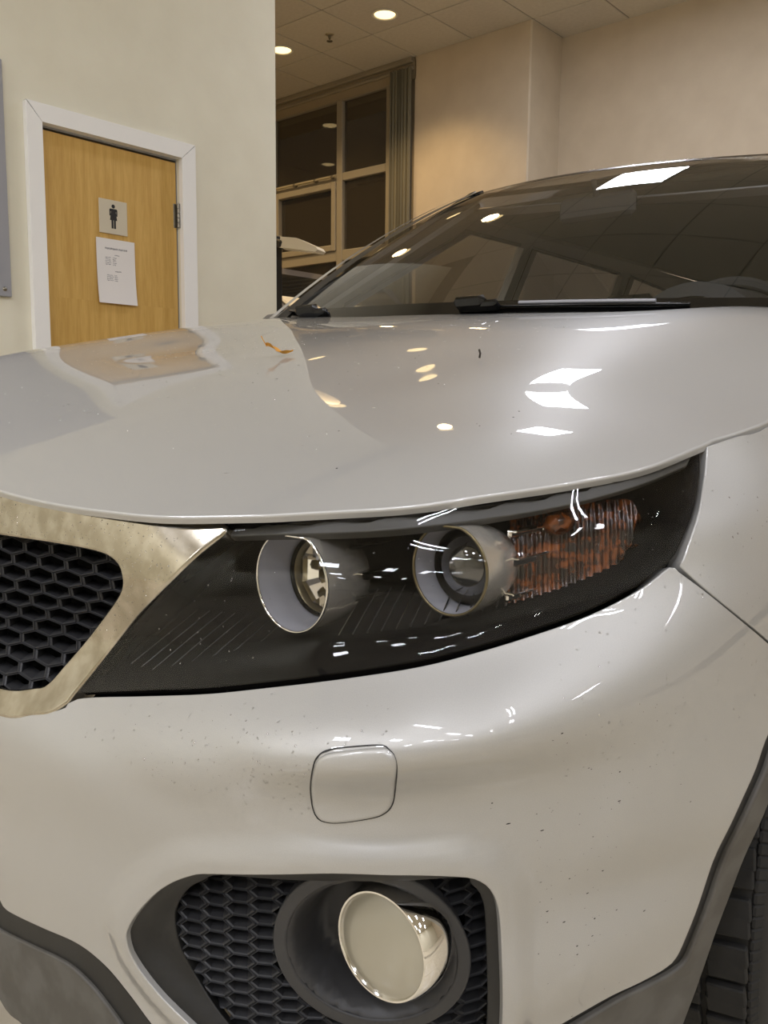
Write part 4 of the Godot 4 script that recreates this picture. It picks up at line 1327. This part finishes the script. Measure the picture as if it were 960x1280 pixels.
func droplets() -> void:
	var chrome := func(p: Vector2) -> Vector3: return front_at(p, 0.004)
	var skin := func(p: Vector2) -> Vector3: return front_at(p, 0.0)
	var glass := func(p: Vector2) -> Vector3: return front_at(p, 0.0068)
	var g_edge := outline(GRILLE_EDGE, 0.02)
	var l_edge := outline(LENS_EDGE, 0.02)
	var b_edge := outline(BUMPER_EDGE, 0.02)
	var f_edge := outline(FENDER_EDGE, 0.03)
	var wet := []
	for k in 2200:
		var p := Vector2(rng.randf_range(0.1, 0.42), rng.randf_range(0.70, 0.90))
		if Geometry2D.is_point_in_polygon(p, g_edge) and rng.randf() < 0.5:
			wet.append(spot(chrome, p, OUTWARD, 0.0004 + 0.0007 * pow(rng.randf(), 2.0)))
	for k in 420:
		var p := Vector2(rng.randf_range(0.25, 0.62), rng.randf_range(0.60, 0.72))
		if Geometry2D.is_point_in_polygon(p, b_edge):
			wet.append(spot(skin, p, OUTWARD, 0.0004 + 0.0010 * pow(rng.randf(), 2.0), 1.0 + 0.5 * rng.randf()))
	for k in 380:
		var p := Vector2(rng.randf_range(0.78, 1.12), rng.randf_range(0.62, 0.98))
		if Geometry2D.is_point_in_polygon(p, f_edge) or Geometry2D.is_point_in_polygon(p, b_edge):
			wet.append(spot(skin, p, OUTWARD, 0.0004 + 0.0010 * pow(rng.randf(), 2.0), 1.0 + 0.5 * rng.randf()))
	for k in 500:
		var p := Vector2(rng.randf_range(0.20, 1.0), rng.randf_range(0.65, 0.95))
		if Geometry2D.is_point_in_polygon(p, l_edge) and edge_distance(p, l_edge) > 0.02 and (p.x < 0.5 or p.x > 0.85 or rng.randf() < 0.3):
			wet.append(spot(glass, p, OUTWARD, 0.0004 + 0.0008 * pow(rng.randf(), 2.0)))
	for k in 700:
		var p := Vector2(rng.randf_range(-0.55, 0.5), rng.randf_range(0.1, 1.0))
		wet.append(spot(hood_at, p, Vector3.UP, 0.0006 + 0.0012 * pow(rng.randf(), 3.0), 1.2 + 0.6 * rng.randf()))
	for k in 160:
		var p := Vector2(rng.randf_range(-0.3, 0.5), rng.randf_range(0.01, 0.16))
		wet.append(spot(roof_at, p, Vector3.UP, 0.0025 + 0.002 * rng.randf()))
	scatter("water_droplets", wet, mat.water, 0.55, "clear water droplets beaded over the silver hood, bumper, lamp and chrome", "water droplets")
	var specks := []
	for k in 150:
		var p := Vector2(rng.randfn(0.80, 0.06), rng.randfn(0.50, 0.09))
		if Geometry2D.is_point_in_polygon(p, b_edge) and p.y < 0.7 and edge_distance(p, outline(FOG_EDGE, 0.05)) > 0.02 and not Geometry2D.is_point_in_polygon(p, outline(FOG_EDGE, 0.05)):
			var t := spot(skin, p, OUTWARD, 0.0003 + 0.0008 * pow(rng.randf(), 3.0), 0.7)
			t.basis.x *= 1.0 + rng.randf() * 1.8
			specks.append(t)
	for k in 30:
		specks.append(spot(hood_at, Vector2(rng.randf_range(-0.2, 0.7), rng.randf_range(0.2, 0.8)), Vector3.UP, 0.0006 + 0.0008 * rng.randf()))
	scatter("dirt_specks", specks, mat.dirt, 0.2, "dark stone chips and dirt specks on the silver bumper and hood", "dirt specks")

# ---------------------------------------------------------------- measured shapes
const LEAF_X := 0.069
const LEAF_L := 0.564
const SEED_X := 0.45
const SEED_L := 0.64
const HOOD_NET := [
	[0.8396,0.8814,0.9214,0.959,0.9944,1.0292,1.0633,1.0959,1.1261,1.1537,1.18,1.2051,1.2292,1.2527,1.2754,1.2975],
	[0.8418,0.8873,0.9318,0.9741,1.0133,1.0499,1.0831,1.1133,1.1409,1.1653,1.1889,1.2116,1.2333,1.2549,1.2759,1.2967],
	[0.8421,0.8915,0.9407,0.989,1.0341,1.0725,1.1034,1.1297,1.1541,1.1761,1.1973,1.2176,1.2372,1.2564,1.2758,1.2953],
	[0.839,0.892,0.9454,0.9998,1.0515,1.0901,1.1151,1.1361,1.1592,1.1806,1.2006,1.2195,1.2378,1.2558,1.2741,1.2926],
	[0.832,0.8875,0.9439,1.0014,1.0551,1.0892,1.1037,1.122,1.1489,1.1743,1.1958,1.2152,1.234,1.2524,1.2705,1.2885],
	[0.8205,0.8772,0.9338,0.989,1.0365,1.0654,1.0768,1.0987,1.1335,1.1642,1.1882,1.209,1.2287,1.2477,1.2655,1.2827],
	[0.8046,0.862,0.918,0.9702,1.0135,1.0463,1.0716,1.0972,1.128,1.1581,1.1835,1.2055,1.225,1.2428,1.2593,1.2751],
	[0.7853,0.8439,0.9012,0.9535,0.9961,1.0392,1.0695,1.0969,1.1264,1.1553,1.1812,1.2035,1.2217,1.2375,1.2519,1.2656],
	[0.764,0.824,0.8848,0.944,0.9876,1.0298,1.0641,1.0937,1.1238,1.1526,1.1783,1.1999,1.2169,1.2308,1.2427,1.2539],
	[0.7433,0.8041,0.8671,0.9347,0.9821,1.0234,1.0561,1.0864,1.118,1.148,1.174,1.195,1.2109,1.2227,1.2319,1.2398],
	[0.7256,0.7883,0.8519,0.9187,0.9707,1.0101,1.041,1.0744,1.1097,1.1416,1.1683,1.1893,1.2044,1.2139,1.2195,1.2234],
	[0.7099,0.776,0.8433,0.9058,0.9574,0.9953,1.0255,1.0627,1.1009,1.1338,1.1609,1.1831,1.1987,1.2054,1.206,1.2052],
	[0.6923,0.7584,0.8234,0.8853,0.9457,0.9839,1.0246,1.0589,1.091,1.1224,1.1505,1.1773,1.196,1.1981,1.1919,1.1866],
	[0.6712,0.7367,0.8029,0.8723,0.9417,0.9773,1.0038,1.0442,1.0704,1.1015,1.1356,1.1721,1.196,1.1919,1.1789,1.1705],
	[0.6466,0.7106,0.7766,0.8468,0.9185,0.9632,0.9723,0.9943,1.0289,1.0698,1.1126,1.1544,1.1816,1.1797,1.1683,1.1592],
	[0.6188,0.6788,0.7383,0.7953,0.8443,0.8906,0.9373,0.9679,0.9961,1.0368,1.0811,1.1214,1.1488,1.1562,1.1535,1.1489],
	[0.5886,0.6431,0.6947,0.742,0.7867,0.8378,0.8928,0.9339,0.9662,1.0053,1.0478,1.0863,1.1149,1.1304,1.1361,1.1373],
]

const FRONT_NET := [
	[-0.7081,-0.7094,-0.7106,-0.7116,-0.7117,-0.7102,-0.7066,-0.7012,-0.6946,-0.6878,-0.6818,-0.6773,-0.6744,-0.673,-0.6726,-0.673,-0.6742,-0.6762,-0.6793,-0.6832,-0.6876,-0.6916,-0.6944,-0.6951,-0.6929,-0.6875,-0.6789,-0.6677,-0.6547,-0.6407,-0.6265,-0.6127,-0.5996,-0.5874,-0.5761,-0.5657,-0.5559],
	[-0.6221,-0.6229,-0.6237,-0.6246,-0.625,-0.6239,-0.6205,-0.6146,-0.6073,-0.6,-0.5938,-0.5894,-0.5869,-0.5862,-0.5864,-0.5872,-0.5886,-0.591,-0.5945,-0.5992,-0.6048,-0.6104,-0.6152,-0.6179,-0.6173,-0.6128,-0.6048,-0.5942,-0.5822,-0.5696,-0.5572,-0.5452,-0.534,-0.5236,-0.514,-0.505,-0.4964],
	[-0.5367,-0.5366,-0.5367,-0.5373,-0.5379,-0.5375,-0.5343,-0.5278,-0.5199,-0.5123,-0.506,-0.5016,-0.4994,-0.4993,-0.5003,-0.5014,-0.503,-0.5058,-0.5098,-0.5151,-0.5217,-0.529,-0.5359,-0.5409,-0.542,-0.5382,-0.5304,-0.5204,-0.5094,-0.4984,-0.4878,-0.4779,-0.4686,-0.4601,-0.4522,-0.4448,-0.4376],
	[-0.4524,-0.4511,-0.45,-0.4495,-0.4497,-0.45,-0.4473,-0.4403,-0.4324,-0.4253,-0.4191,-0.4145,-0.4119,-0.4119,-0.4137,-0.4151,-0.4175,-0.421,-0.4255,-0.4311,-0.4383,-0.4469,-0.4559,-0.4634,-0.4664,-0.4628,-0.455,-0.4457,-0.4363,-0.4272,-0.4188,-0.411,-0.4039,-0.3974,-0.3913,-0.3855,-0.3799],
	[-0.3701,-0.3673,-0.3645,-0.3618,-0.3598,-0.3589,-0.3565,-0.3508,-0.3454,-0.3402,-0.3348,-0.3295,-0.3254,-0.3235,-0.3247,-0.3275,-0.3325,-0.3378,-0.3425,-0.3477,-0.3549,-0.3644,-0.3749,-0.3843,-0.389,-0.3852,-0.3778,-0.3701,-0.3629,-0.3564,-0.3505,-0.3452,-0.3403,-0.3358,-0.3317,-0.3277,-0.3238],
	[-0.2903,-0.2863,-0.2817,-0.2762,-0.2699,-0.2634,-0.26,-0.2607,-0.2612,-0.2597,-0.2555,-0.2494,-0.2425,-0.2361,-0.2338,-0.2401,-0.2499,-0.2578,-0.2621,-0.2662,-0.2727,-0.2826,-0.2933,-0.3023,-0.3065,-0.3038,-0.2988,-0.2942,-0.2902,-0.2868,-0.2837,-0.281,-0.2785,-0.2761,-0.2739,-0.2717,-0.2696],
	[-0.2137,-0.2091,-0.2036,-0.1967,-0.1878,-0.1779,-0.1741,-0.1794,-0.1844,-0.1862,-0.1837,-0.1773,-0.1681,-0.1582,-0.1533,-0.1604,-0.1724,-0.1815,-0.1856,-0.1887,-0.1945,-0.204,-0.2138,-0.2213,-0.2243,-0.2228,-0.2209,-0.2201,-0.2197,-0.2195,-0.2193,-0.2191,-0.2189,-0.2187,-0.2184,-0.2181,-0.2178],
	[-0.1407,-0.1364,-0.1315,-0.1255,-0.1185,-0.1119,-0.1093,-0.1124,-0.117,-0.1204,-0.1202,-0.1146,-0.104,-0.0928,-0.0874,-0.0919,-0.1015,-0.11,-0.1148,-0.1181,-0.1234,-0.1315,-0.14,-0.1461,-0.1485,-0.1482,-0.1485,-0.1504,-0.153,-0.1557,-0.1581,-0.1604,-0.1623,-0.1641,-0.1657,-0.1672,-0.1687],
	[-0.0716,-0.0684,-0.065,-0.0614,-0.0582,-0.056,-0.0544,-0.0536,-0.0554,-0.0592,-0.062,-0.058,-0.0461,-0.0342,-0.0281,-0.0314,-0.0395,-0.0475,-0.0527,-0.0555,-0.0595,-0.0665,-0.0738,-0.0791,-0.0813,-0.0812,-0.0826,-0.0866,-0.0915,-0.0964,-0.101,-0.1053,-0.1092,-0.1128,-0.1162,-0.1195,-0.1226],
	[-0.0065,-0.0047,-0.0031,-0.0018,-0.0014,-0.0019,-0,0.0044,0.0053,0.0021,-0.0028,-0.0005,0.0113,0.0219,0.027,0.0229,0.0136,0.0041,-0.0018,-0.0031,-0.0047,-0.0099,-0.0156,-0.0204,-0.0231,-0.0229,-0.0245,-0.0297,-0.0359,-0.0424,-0.0486,-0.0545,-0.0601,-0.0653,-0.0704,-0.0752,-0.08],
	[0.0546,0.055,0.0553,0.0554,0.0556,0.0564,0.0602,0.0651,0.0671,0.0662,0.0632,0.0652,0.0727,0.0777,0.0797,0.0742,0.0603,0.0456,0.0377,0.0371,0.0388,0.0384,0.0362,0.0323,0.0274,0.025,0.0241,0.0197,0.0133,0.0061,-0.0011,-0.0083,-0.0152,-0.0219,-0.0284,-0.0348,-0.0412],
	[0.1116,0.1113,0.1107,0.1107,0.1114,0.1138,0.1185,0.1233,0.126,0.1272,0.1269,0.1291,0.1335,0.1361,0.1376,0.1305,0.1079,0.083,0.0715,0.0714,0.0769,0.0825,0.085,0.0835,0.0787,0.0732,0.0694,0.064,0.057,0.0493,0.0413,0.0332,0.0251,0.0172,0.0093,0.0014,-0.0064],
	[0.1643,0.1639,0.1634,0.1633,0.1641,0.1662,0.1698,0.1746,0.1792,0.1821,0.1836,0.1858,0.1896,0.1951,0.2003,0.1959,0.1654,0.1274,0.1093,0.1075,0.116,0.127,0.1339,0.1342,0.1292,0.1213,0.1126,0.1042,0.0959,0.0874,0.0787,0.0698,0.0608,0.0516,0.0424,0.0331,0.0239],
	[0.2115,0.2118,0.2119,0.212,0.2125,0.2141,0.2173,0.2223,0.2279,0.2318,0.2342,0.2362,0.2401,0.2476,0.2557,0.2581,0.2385,0.1996,0.1631,0.1512,0.1592,0.1745,0.1836,0.1828,0.175,0.1633,0.1508,0.1398,0.1301,0.1209,0.1115,0.1018,0.0917,0.0813,0.0707,0.0601,0.0494],
	[0.252,0.2535,0.2546,0.2551,0.2555,0.257,0.2605,0.2655,0.2712,0.2757,0.2792,0.2824,0.287,0.2936,0.2983,0.3014,0.3103,0.2908,0.2348,0.2055,0.2065,0.2242,0.2328,0.2271,0.2157,0.1987,0.1824,0.1703,0.1601,0.1502,0.1399,0.129,0.1176,0.1059,0.0939,0.0819,0.0698],
	[0.2836,0.2867,0.2893,0.2907,0.2915,0.2933,0.2969,0.3019,0.3075,0.3127,0.3178,0.3233,0.33,0.3371,0.3412,0.3448,0.3621,0.3656,0.3299,0.2755,0.253,0.2672,0.2735,0.2611,0.2379,0.2175,0.2065,0.1968,0.1866,0.1756,0.1638,0.1514,0.1385,0.1253,0.1119,0.0984,0.085],
	[0.3048,0.3093,0.3136,0.3159,0.3174,0.3202,0.3245,0.3299,0.3356,0.3413,0.3476,0.3551,0.3642,0.3741,0.3812,0.3832,0.3886,0.4079,0.4202,0.353,0.299,0.297,0.3036,0.2974,0.273,0.2489,0.2349,0.2227,0.2102,0.197,0.1831,0.1686,0.1539,0.139,0.1242,0.1093,0.0945],
	[0.314,0.3191,0.324,0.3274,0.3305,0.3352,0.3414,0.348,0.354,0.3598,0.3661,0.3742,0.3847,0.3968,0.4074,0.4089,0.4051,0.4229,0.4601,0.4348,0.3648,0.3324,0.3386,0.3434,0.3199,0.2898,0.2662,0.2474,0.2304,0.2137,0.1969,0.1801,0.1635,0.1469,0.1306,0.1144,0.0983],
	[0.3114,0.316,0.3205,0.3247,0.3298,0.3371,0.3464,0.3552,0.3616,0.3665,0.3716,0.3787,0.3885,0.4006,0.4117,0.4134,0.4077,0.4219,0.4649,0.4776,0.4187,0.3613,0.361,0.3704,0.3491,0.318,0.2903,0.2664,0.2447,0.2242,0.2044,0.1853,0.1667,0.1486,0.1309,0.1134,0.0961],
	[0.2981,0.3018,0.3056,0.3098,0.3157,0.3251,0.3384,0.3502,0.3568,0.3603,0.3629,0.3677,0.3759,0.3857,0.394,0.3963,0.3948,0.41,0.4467,0.4661,0.4279,0.3679,0.3533,0.357,0.3474,0.3253,0.3002,0.2749,0.2505,0.2269,0.2044,0.1832,0.163,0.1436,0.1247,0.1062,0.0879],
	[0.2755,0.2785,0.2814,0.2849,0.29,0.2991,0.3151,0.3303,0.338,0.3406,0.3398,0.342,0.3503,0.3597,0.3659,0.3689,0.3705,0.3843,0.4114,0.4256,0.4053,0.3607,0.3329,0.3299,0.3256,0.3111,0.2915,0.2701,0.2451,0.2197,0.1958,0.1733,0.1521,0.1318,0.112,0.0927,0.0736],
	[0.245,0.2475,0.2499,0.2525,0.2564,0.2638,0.2786,0.2946,0.3046,0.3076,0.3033,0.304,0.316,0.3291,0.3362,0.3398,0.3427,0.3522,0.3697,0.3805,0.3734,0.3423,0.3108,0.2999,0.2956,0.2875,0.2724,0.2535,0.2267,0.2012,0.1777,0.1553,0.1337,0.1129,0.0926,0.0727,0.0529],
	[0.2079,0.21,0.2122,0.2146,0.2184,0.2254,0.2372,0.2503,0.2595,0.2621,0.2581,0.2609,0.2778,0.2927,0.301,0.3061,0.3109,0.3158,0.3234,0.329,0.3282,0.3165,0.2967,0.2782,0.2747,0.2644,0.2373,0.2157,0.1921,0.1715,0.1505,0.1291,0.1078,0.0869,0.0664,0.0461,0.0259],
	[0.1652,0.167,0.1689,0.1714,0.1753,0.1816,0.1907,0.2008,0.2087,0.2131,0.216,0.225,0.2415,0.2519,0.2571,0.2609,0.2648,0.267,0.2696,0.2726,0.2749,0.2732,0.2641,0.2506,0.2463,0.2294,0.1861,0.1596,0.1487,0.1348,0.1158,0.0952,0.0745,0.054,0.0335,0.0129,-0.0078],
	[0.1177,0.1192,0.1209,0.1233,0.1269,0.1322,0.1393,0.1472,0.1548,0.1618,0.1702,0.1827,0.1961,0.2012,0.2021,0.2023,0.2036,0.2049,0.2064,0.2088,0.2116,0.2125,0.2091,0.2023,0.1968,0.1861,0.1552,0.1295,0.116,0.0945,0.0735,0.0536,0.0341,0.0143,-0.006,-0.0269,-0.0482],
	[0.0662,0.0673,0.0686,0.0706,0.0735,0.0777,0.0832,0.0897,0.0969,0.1051,0.1147,0.1255,0.1345,0.1374,0.1363,0.1342,0.1333,0.1335,0.1344,0.1362,0.1386,0.1401,0.1396,0.1369,0.1322,0.1234,0.1041,0.0823,0.0615,0.0407,0.0226,0.0051,-0.0126,-0.0315,-0.0518,-0.0733,-0.0956],
	[0.0112,0.0117,0.0124,0.0136,0.0157,0.0187,0.0228,0.028,0.0343,0.0418,0.0501,0.058,0.0635,0.0649,0.063,0.0598,0.0573,0.0562,0.0562,0.057,0.0585,0.0597,0.0603,0.0602,0.0581,0.051,0.0375,0.0197,0.0003,-0.0177,-0.0336,-0.0488,-0.0647,-0.0828,-0.1035,-0.1264,-0.1502],
	[-0.0468,-0.0471,-0.0472,-0.0469,-0.046,-0.0444,-0.0418,-0.0381,-0.0333,-0.0275,-0.0214,-0.0161,-0.013,-0.0129,-0.0153,-0.0191,-0.0226,-0.0245,-0.0249,-0.0248,-0.0245,-0.0248,-0.0253,-0.0245,-0.0243,-0.0285,-0.0375,-0.0503,-0.065,-0.0797,-0.0937,-0.107,-0.1214,-0.1392,-0.1614,-0.1864,-0.2124],
	[-0.1073,-0.1085,-0.1096,-0.1105,-0.1109,-0.1108,-0.1099,-0.108,-0.1052,-0.1016,-0.0976,-0.0944,-0.0928,-0.0933,-0.0961,-0.1003,-0.1044,-0.1062,-0.1062,-0.1061,-0.1069,-0.1093,-0.1122,-0.1116,-0.1095,-0.1106,-0.1159,-0.1242,-0.1341,-0.1452,-0.1569,-0.1689,-0.1827,-0.201,-0.2259,-0.2538,-0.2819],
	[-0.1699,-0.1722,-0.1744,-0.1765,-0.1784,-0.1799,-0.1809,-0.1812,-0.1806,-0.1791,-0.177,-0.175,-0.1741,-0.1749,-0.1773,-0.181,-0.1847,-0.1863,-0.1862,-0.186,-0.1869,-0.19,-0.1939,-0.1942,-0.1922,-0.1918,-0.1942,-0.199,-0.2054,-0.214,-0.2244,-0.2363,-0.2507,-0.2703,-0.2987,-0.3287,-0.3574],
	[-0.2342,-0.2376,-0.241,-0.2444,-0.2478,-0.2511,-0.2541,-0.2566,-0.2583,-0.2588,-0.258,-0.2568,-0.2561,-0.2565,-0.258,-0.2605,-0.263,-0.2645,-0.2648,-0.2647,-0.2651,-0.2672,-0.2707,-0.2721,-0.2714,-0.2708,-0.2715,-0.2739,-0.2785,-0.286,-0.2965,-0.3101,-0.3277,-0.3512,-0.3813,-0.4097,-0.4359],
	[-0.2998,-0.3043,-0.3089,-0.3136,-0.3185,-0.3235,-0.3284,-0.333,-0.337,-0.3394,-0.3396,-0.3387,-0.3379,-0.3377,-0.3382,-0.3393,-0.3409,-0.3423,-0.3432,-0.3436,-0.3441,-0.3455,-0.3477,-0.349,-0.349,-0.3485,-0.3485,-0.3498,-0.3535,-0.3609,-0.3723,-0.388,-0.4089,-0.4359,-0.4662,-0.4904,-0.5127],
	[-0.3663,-0.3718,-0.3775,-0.3836,-0.39,-0.3966,-0.4033,-0.4097,-0.4153,-0.4191,-0.4203,-0.4201,-0.4193,-0.4185,-0.4181,-0.4182,-0.4191,-0.4206,-0.4221,-0.4233,-0.4242,-0.4251,-0.4261,-0.4265,-0.4263,-0.4259,-0.4259,-0.4271,-0.4305,-0.4382,-0.4505,-0.467,-0.4881,-0.5132,-0.5391,-0.5616,-0.584],
	[-0.4333,-0.4397,-0.4465,-0.4538,-0.4617,-0.4699,-0.4783,-0.4862,-0.493,-0.4979,-0.5004,-0.5009,-0.5002,-0.4991,-0.4981,-0.4975,-0.498,-0.4995,-0.5016,-0.5039,-0.506,-0.5069,-0.5061,-0.505,-0.5041,-0.5035,-0.5039,-0.5062,-0.5112,-0.5189,-0.5302,-0.5457,-0.5646,-0.5851,-0.6056,-0.6278,-0.6517],
]

const HOOD_EDGE := [[-0.85,0.537,-0.828,0.415,-0.787,0.31,-0.737,0.235,-0.676,0.18,-0.573,0.13,-0.502,0.1,-0.418,0.065,-0.334,0.045,-0.231,0.03,-0.125,0.02,0,0.016,0.125,0.02,0.231,0.03,0.334,0.045,0.418,0.065,0.502,0.1,0.573,0.13,0.676,0.18,0.737,0.235,0.787,0.31,0.828,0.415,0.85,0.537],[0.852,0.56,0.868,0.625,0.879,0.7,0.881,0.9,0.873,1.15,0.852,1.36],[0.84,1.37,0.692,1.255,0.515,1.14,0.327,1.1,0.128,1.09,-0.119,1.11,-0.372,1.155,-0.685,1.205,-0.84,1.36],[-0.852,1.36,-0.873,1.15,-0.881,0.9,-0.879,0.7,-0.868,0.625,-0.852,0.56]]

const BUMPER_EDGE := [[-0.03,0.5804,0.1094,0.5839,0.1874,0.6049,0.2208,0.6183,0.2367,0.63,0.3625,0.6674,0.4912,0.7066,0.59,0.7333,0.6749,0.7505,0.7477,0.7646,0.827,0.7818,0.884,0.8015,0.9222,0.8218,0.9281,0.8211],[0.9318,0.8171,0.9625,0.7956,1.008,0.7616,1.0751,0.713,1.1672,0.6446],[1.1379,0.6225,1.0941,0.5905,1.0724,0.5557,1.0467,0.5187,1.0297,0.4756,1.0146,0.4019,0.9984,0.3419,0.9873,0.3061,0.9711,0.2963,0.9317,0.2945,0.8851,0.2948,0.8226,0.2811,0.7832,0.2706,0.7282,0.2214],[0.5,0.265,0.42,0.262],[0.3857,0.2251,0.3408,0.2575,0.3076,0.2854,0.2729,0.308,0.2286,0.317,0.1636,0.3065,0.0938,0.2935,0.0811,0.3018,0.03,0.33,-0.03,0.335]]

const FOG_EDGE := [[0.3154,0.3726,0.3207,0.3951,0.3423,0.431,0.3716,0.467,0.4045,0.495,0.4395,0.5126,0.5525,0.5462,0.6307,0.5491,0.6864,0.5406,0.7115,0.5297,0.7271,0.5085,0.7364,0.4738,0.7419,0.4133,0.7461,0.3242,0.7455,0.2541,0.7176,0.2465,0.6181,0.2612,0.4834,0.2452,0.455,0.2522,0.4063,0.2828,0.3552,0.3144,0.3243,0.3457,0.3154,0.3726]]

const FOG_MESH_EDGE := [[0.3746,0.4018,0.3911,0.4507,0.4184,0.4846,0.4669,0.512,0.6786,0.533,0.7038,0.519,0.719,0.4889,0.726,0.4166,0.7299,0.3003,0.7164,0.2689,0.5024,0.2683,0.4463,0.2865,0.3894,0.3471,0.3746,0.4018]]

const FOG_BOWL_EDGE := [[0.7072,0.4085,0.7044,0.3839,0.6947,0.3614,0.6787,0.3424,0.6572,0.3284,0.6319,0.3212,0.6046,0.3207,0.5772,0.3263,0.5515,0.3373,0.5295,0.3536,0.5128,0.3746,0.5026,0.3995,0.4998,0.4271,0.5046,0.4557,0.5163,0.4837,0.5337,0.5082,0.5549,0.5264,0.5787,0.5364,0.6036,0.5376,0.6286,0.53,0.6525,0.5136,0.6739,0.4902,0.6913,0.4627,0.7028,0.4348,0.7072,0.4085]]

const FOG_BOWL_INNER := [[0.6977,0.4112,0.6952,0.389,0.6863,0.369,0.6717,0.3523,0.6522,0.34,0.6293,0.3333,0.6046,0.3325,0.5797,0.3373,0.5565,0.3472,0.5365,0.3619,0.5213,0.3809,0.5121,0.4034,0.5095,0.4282,0.5137,0.4539,0.5242,0.4789,0.5398,0.5007,0.5591,0.5171,0.5808,0.5262,0.6036,0.5272,0.6265,0.5201,0.6483,0.5052,0.6678,0.4843,0.6834,0.4599,0.6937,0.435,0.6977,0.4112]]

const FENDER_EDGE := [[1.0017,0.9468,1.0494,0.958,1.1108,0.9704,1.2591,1.037,1.4179,1.115,1.5405,1.148],[1.6241,0.95,1.6279,0.6],[1.6279,0.4312,1.6163,0.5071,1.5962,0.5787,1.5681,0.6437,1.5329,0.7001,1.4917,0.7462,1.4458,0.7806,1.3967,0.802,1.3459,0.81,1.295,0.8041,1.2455,0.7847,1.199,0.7522,1.1571,0.7078,1.1209,0.6528],[1.1735,0.6479,1.0736,0.721,1.008,0.7678,0.9632,0.8012,0.9358,0.8243],[0.9405,0.8299,0.9544,0.8589,0.9737,0.8907,0.9919,0.9194,1.0005,0.9408]]

const LENS_EDGE := [[0.4388,0.8592,0.5171,0.8692,0.6281,0.8827,0.7104,0.8933,0.7973,0.9053,0.8962,0.9228,0.9804,0.9422],[0.9911,0.9419,0.9843,0.9196,0.9659,0.8911,0.9462,0.861,0.9306,0.8356,0.9205,0.8278],[0.8846,0.8073,0.8278,0.7878,0.7484,0.77,0.6753,0.7552,0.5898,0.7377,0.4901,0.7107,0.3602,0.6721,0.2365,0.6358],[0.233,0.6368,0.289,0.7041,0.3578,0.777,0.4078,0.8285]]

const LAMP_BAND := [[0.436,0.859,0.5169,0.8715,0.6281,0.8845,0.7105,0.8952,0.7975,0.9077,0.8966,0.9249,0.9859,0.9458],[0.9693,0.9272,0.8934,0.9091,0.7959,0.8903,0.7096,0.8794,0.6118,0.8677,0.5182,0.857,0.4374,0.8478]]

const GRILLE_EDGE := [[-0.03,0.8659,0.0976,0.8659,0.1862,0.8597,0.2761,0.8575,0.3539,0.8574,0.4184,0.8595,0.4341,0.8581],[0.4309,0.853,0.3982,0.8261,0.3464,0.7731,0.2763,0.6974,0.2257,0.6365],[0.2191,0.6267,0.197,0.6125,0.1656,0.6027,0.1084,0.5878,-0.03,0.5878],[-0.03,0.6108,0.1012,0.6108,0.1631,0.6239,0.1837,0.6329,0.2074,0.6589,0.251,0.7066,0.3013,0.7659,0.3082,0.7943,0.2968,0.8126,0.2664,0.821,0.1876,0.822,0.0985,0.8205,-0.03,0.8205]]

const GRILLE_HOLE := [[-0.27,0.585,0.1023,0.6074,0.1715,0.6216,0.1953,0.6329,0.2171,0.6591,0.2601,0.7084,0.3112,0.7677,0.3165,0.7984,0.3025,0.8198,0.2662,0.8266,0.1876,0.828,0.0984,0.8268,-0.27,0.85]]

const AMBER_EDGE := [[0.7499,0.8804,0.8135,0.8851,0.8797,0.8893,0.9002,0.882,0.8917,0.841,0.8568,0.806,0.7925,0.7868,0.7408,0.7773]]

const WASHER_EDGE := [[0.5446,0.6287,0.5487,0.6626,0.554,0.6769,0.5688,0.6853,0.6066,0.6939,0.6181,0.6918,0.6246,0.6788,0.6248,0.6391,0.6222,0.6157,0.6131,0.6051,0.5954,0.5998,0.5622,0.5944,0.5481,0.6013,0.5446,0.6287]]

const LOWER_TRIM_EDGE := [[-0.03,0.332,0.03,0.327,0.0802,0.2961,0.0929,0.2879,0.1628,0.301,0.228,0.3118,0.2686,0.3022,0.3036,0.28,0.3372,0.2525,0.3814,0.2231],[0.2996,0.1039,0.1797,0.1181,0.1175,0.1324,0.0656,0.14,-0.03,0.245]]

const ARCH_TRIM_EDGE := [[1.1749,0.6385,1.1445,0.6201,1.0998,0.5873,1.0776,0.5526,1.0516,0.5156,1.0349,0.4719,1.0193,0.3984,1.0034,0.3376,0.9925,0.3002,0.9749,0.2899,0.9352,0.2881,0.8885,0.2884,0.8254,0.2753,0.7856,0.2654,0.7373,0.2301],[0.8333,0.134,0.9946,0.1333,1.0104,0.1818,1.03,0.2303,1.0432,0.2746,1.0523,0.3165,1.0678,0.3742,1.0886,0.4493,1.1135,0.5119,1.1766,0.5449,1.222,0.5709]]
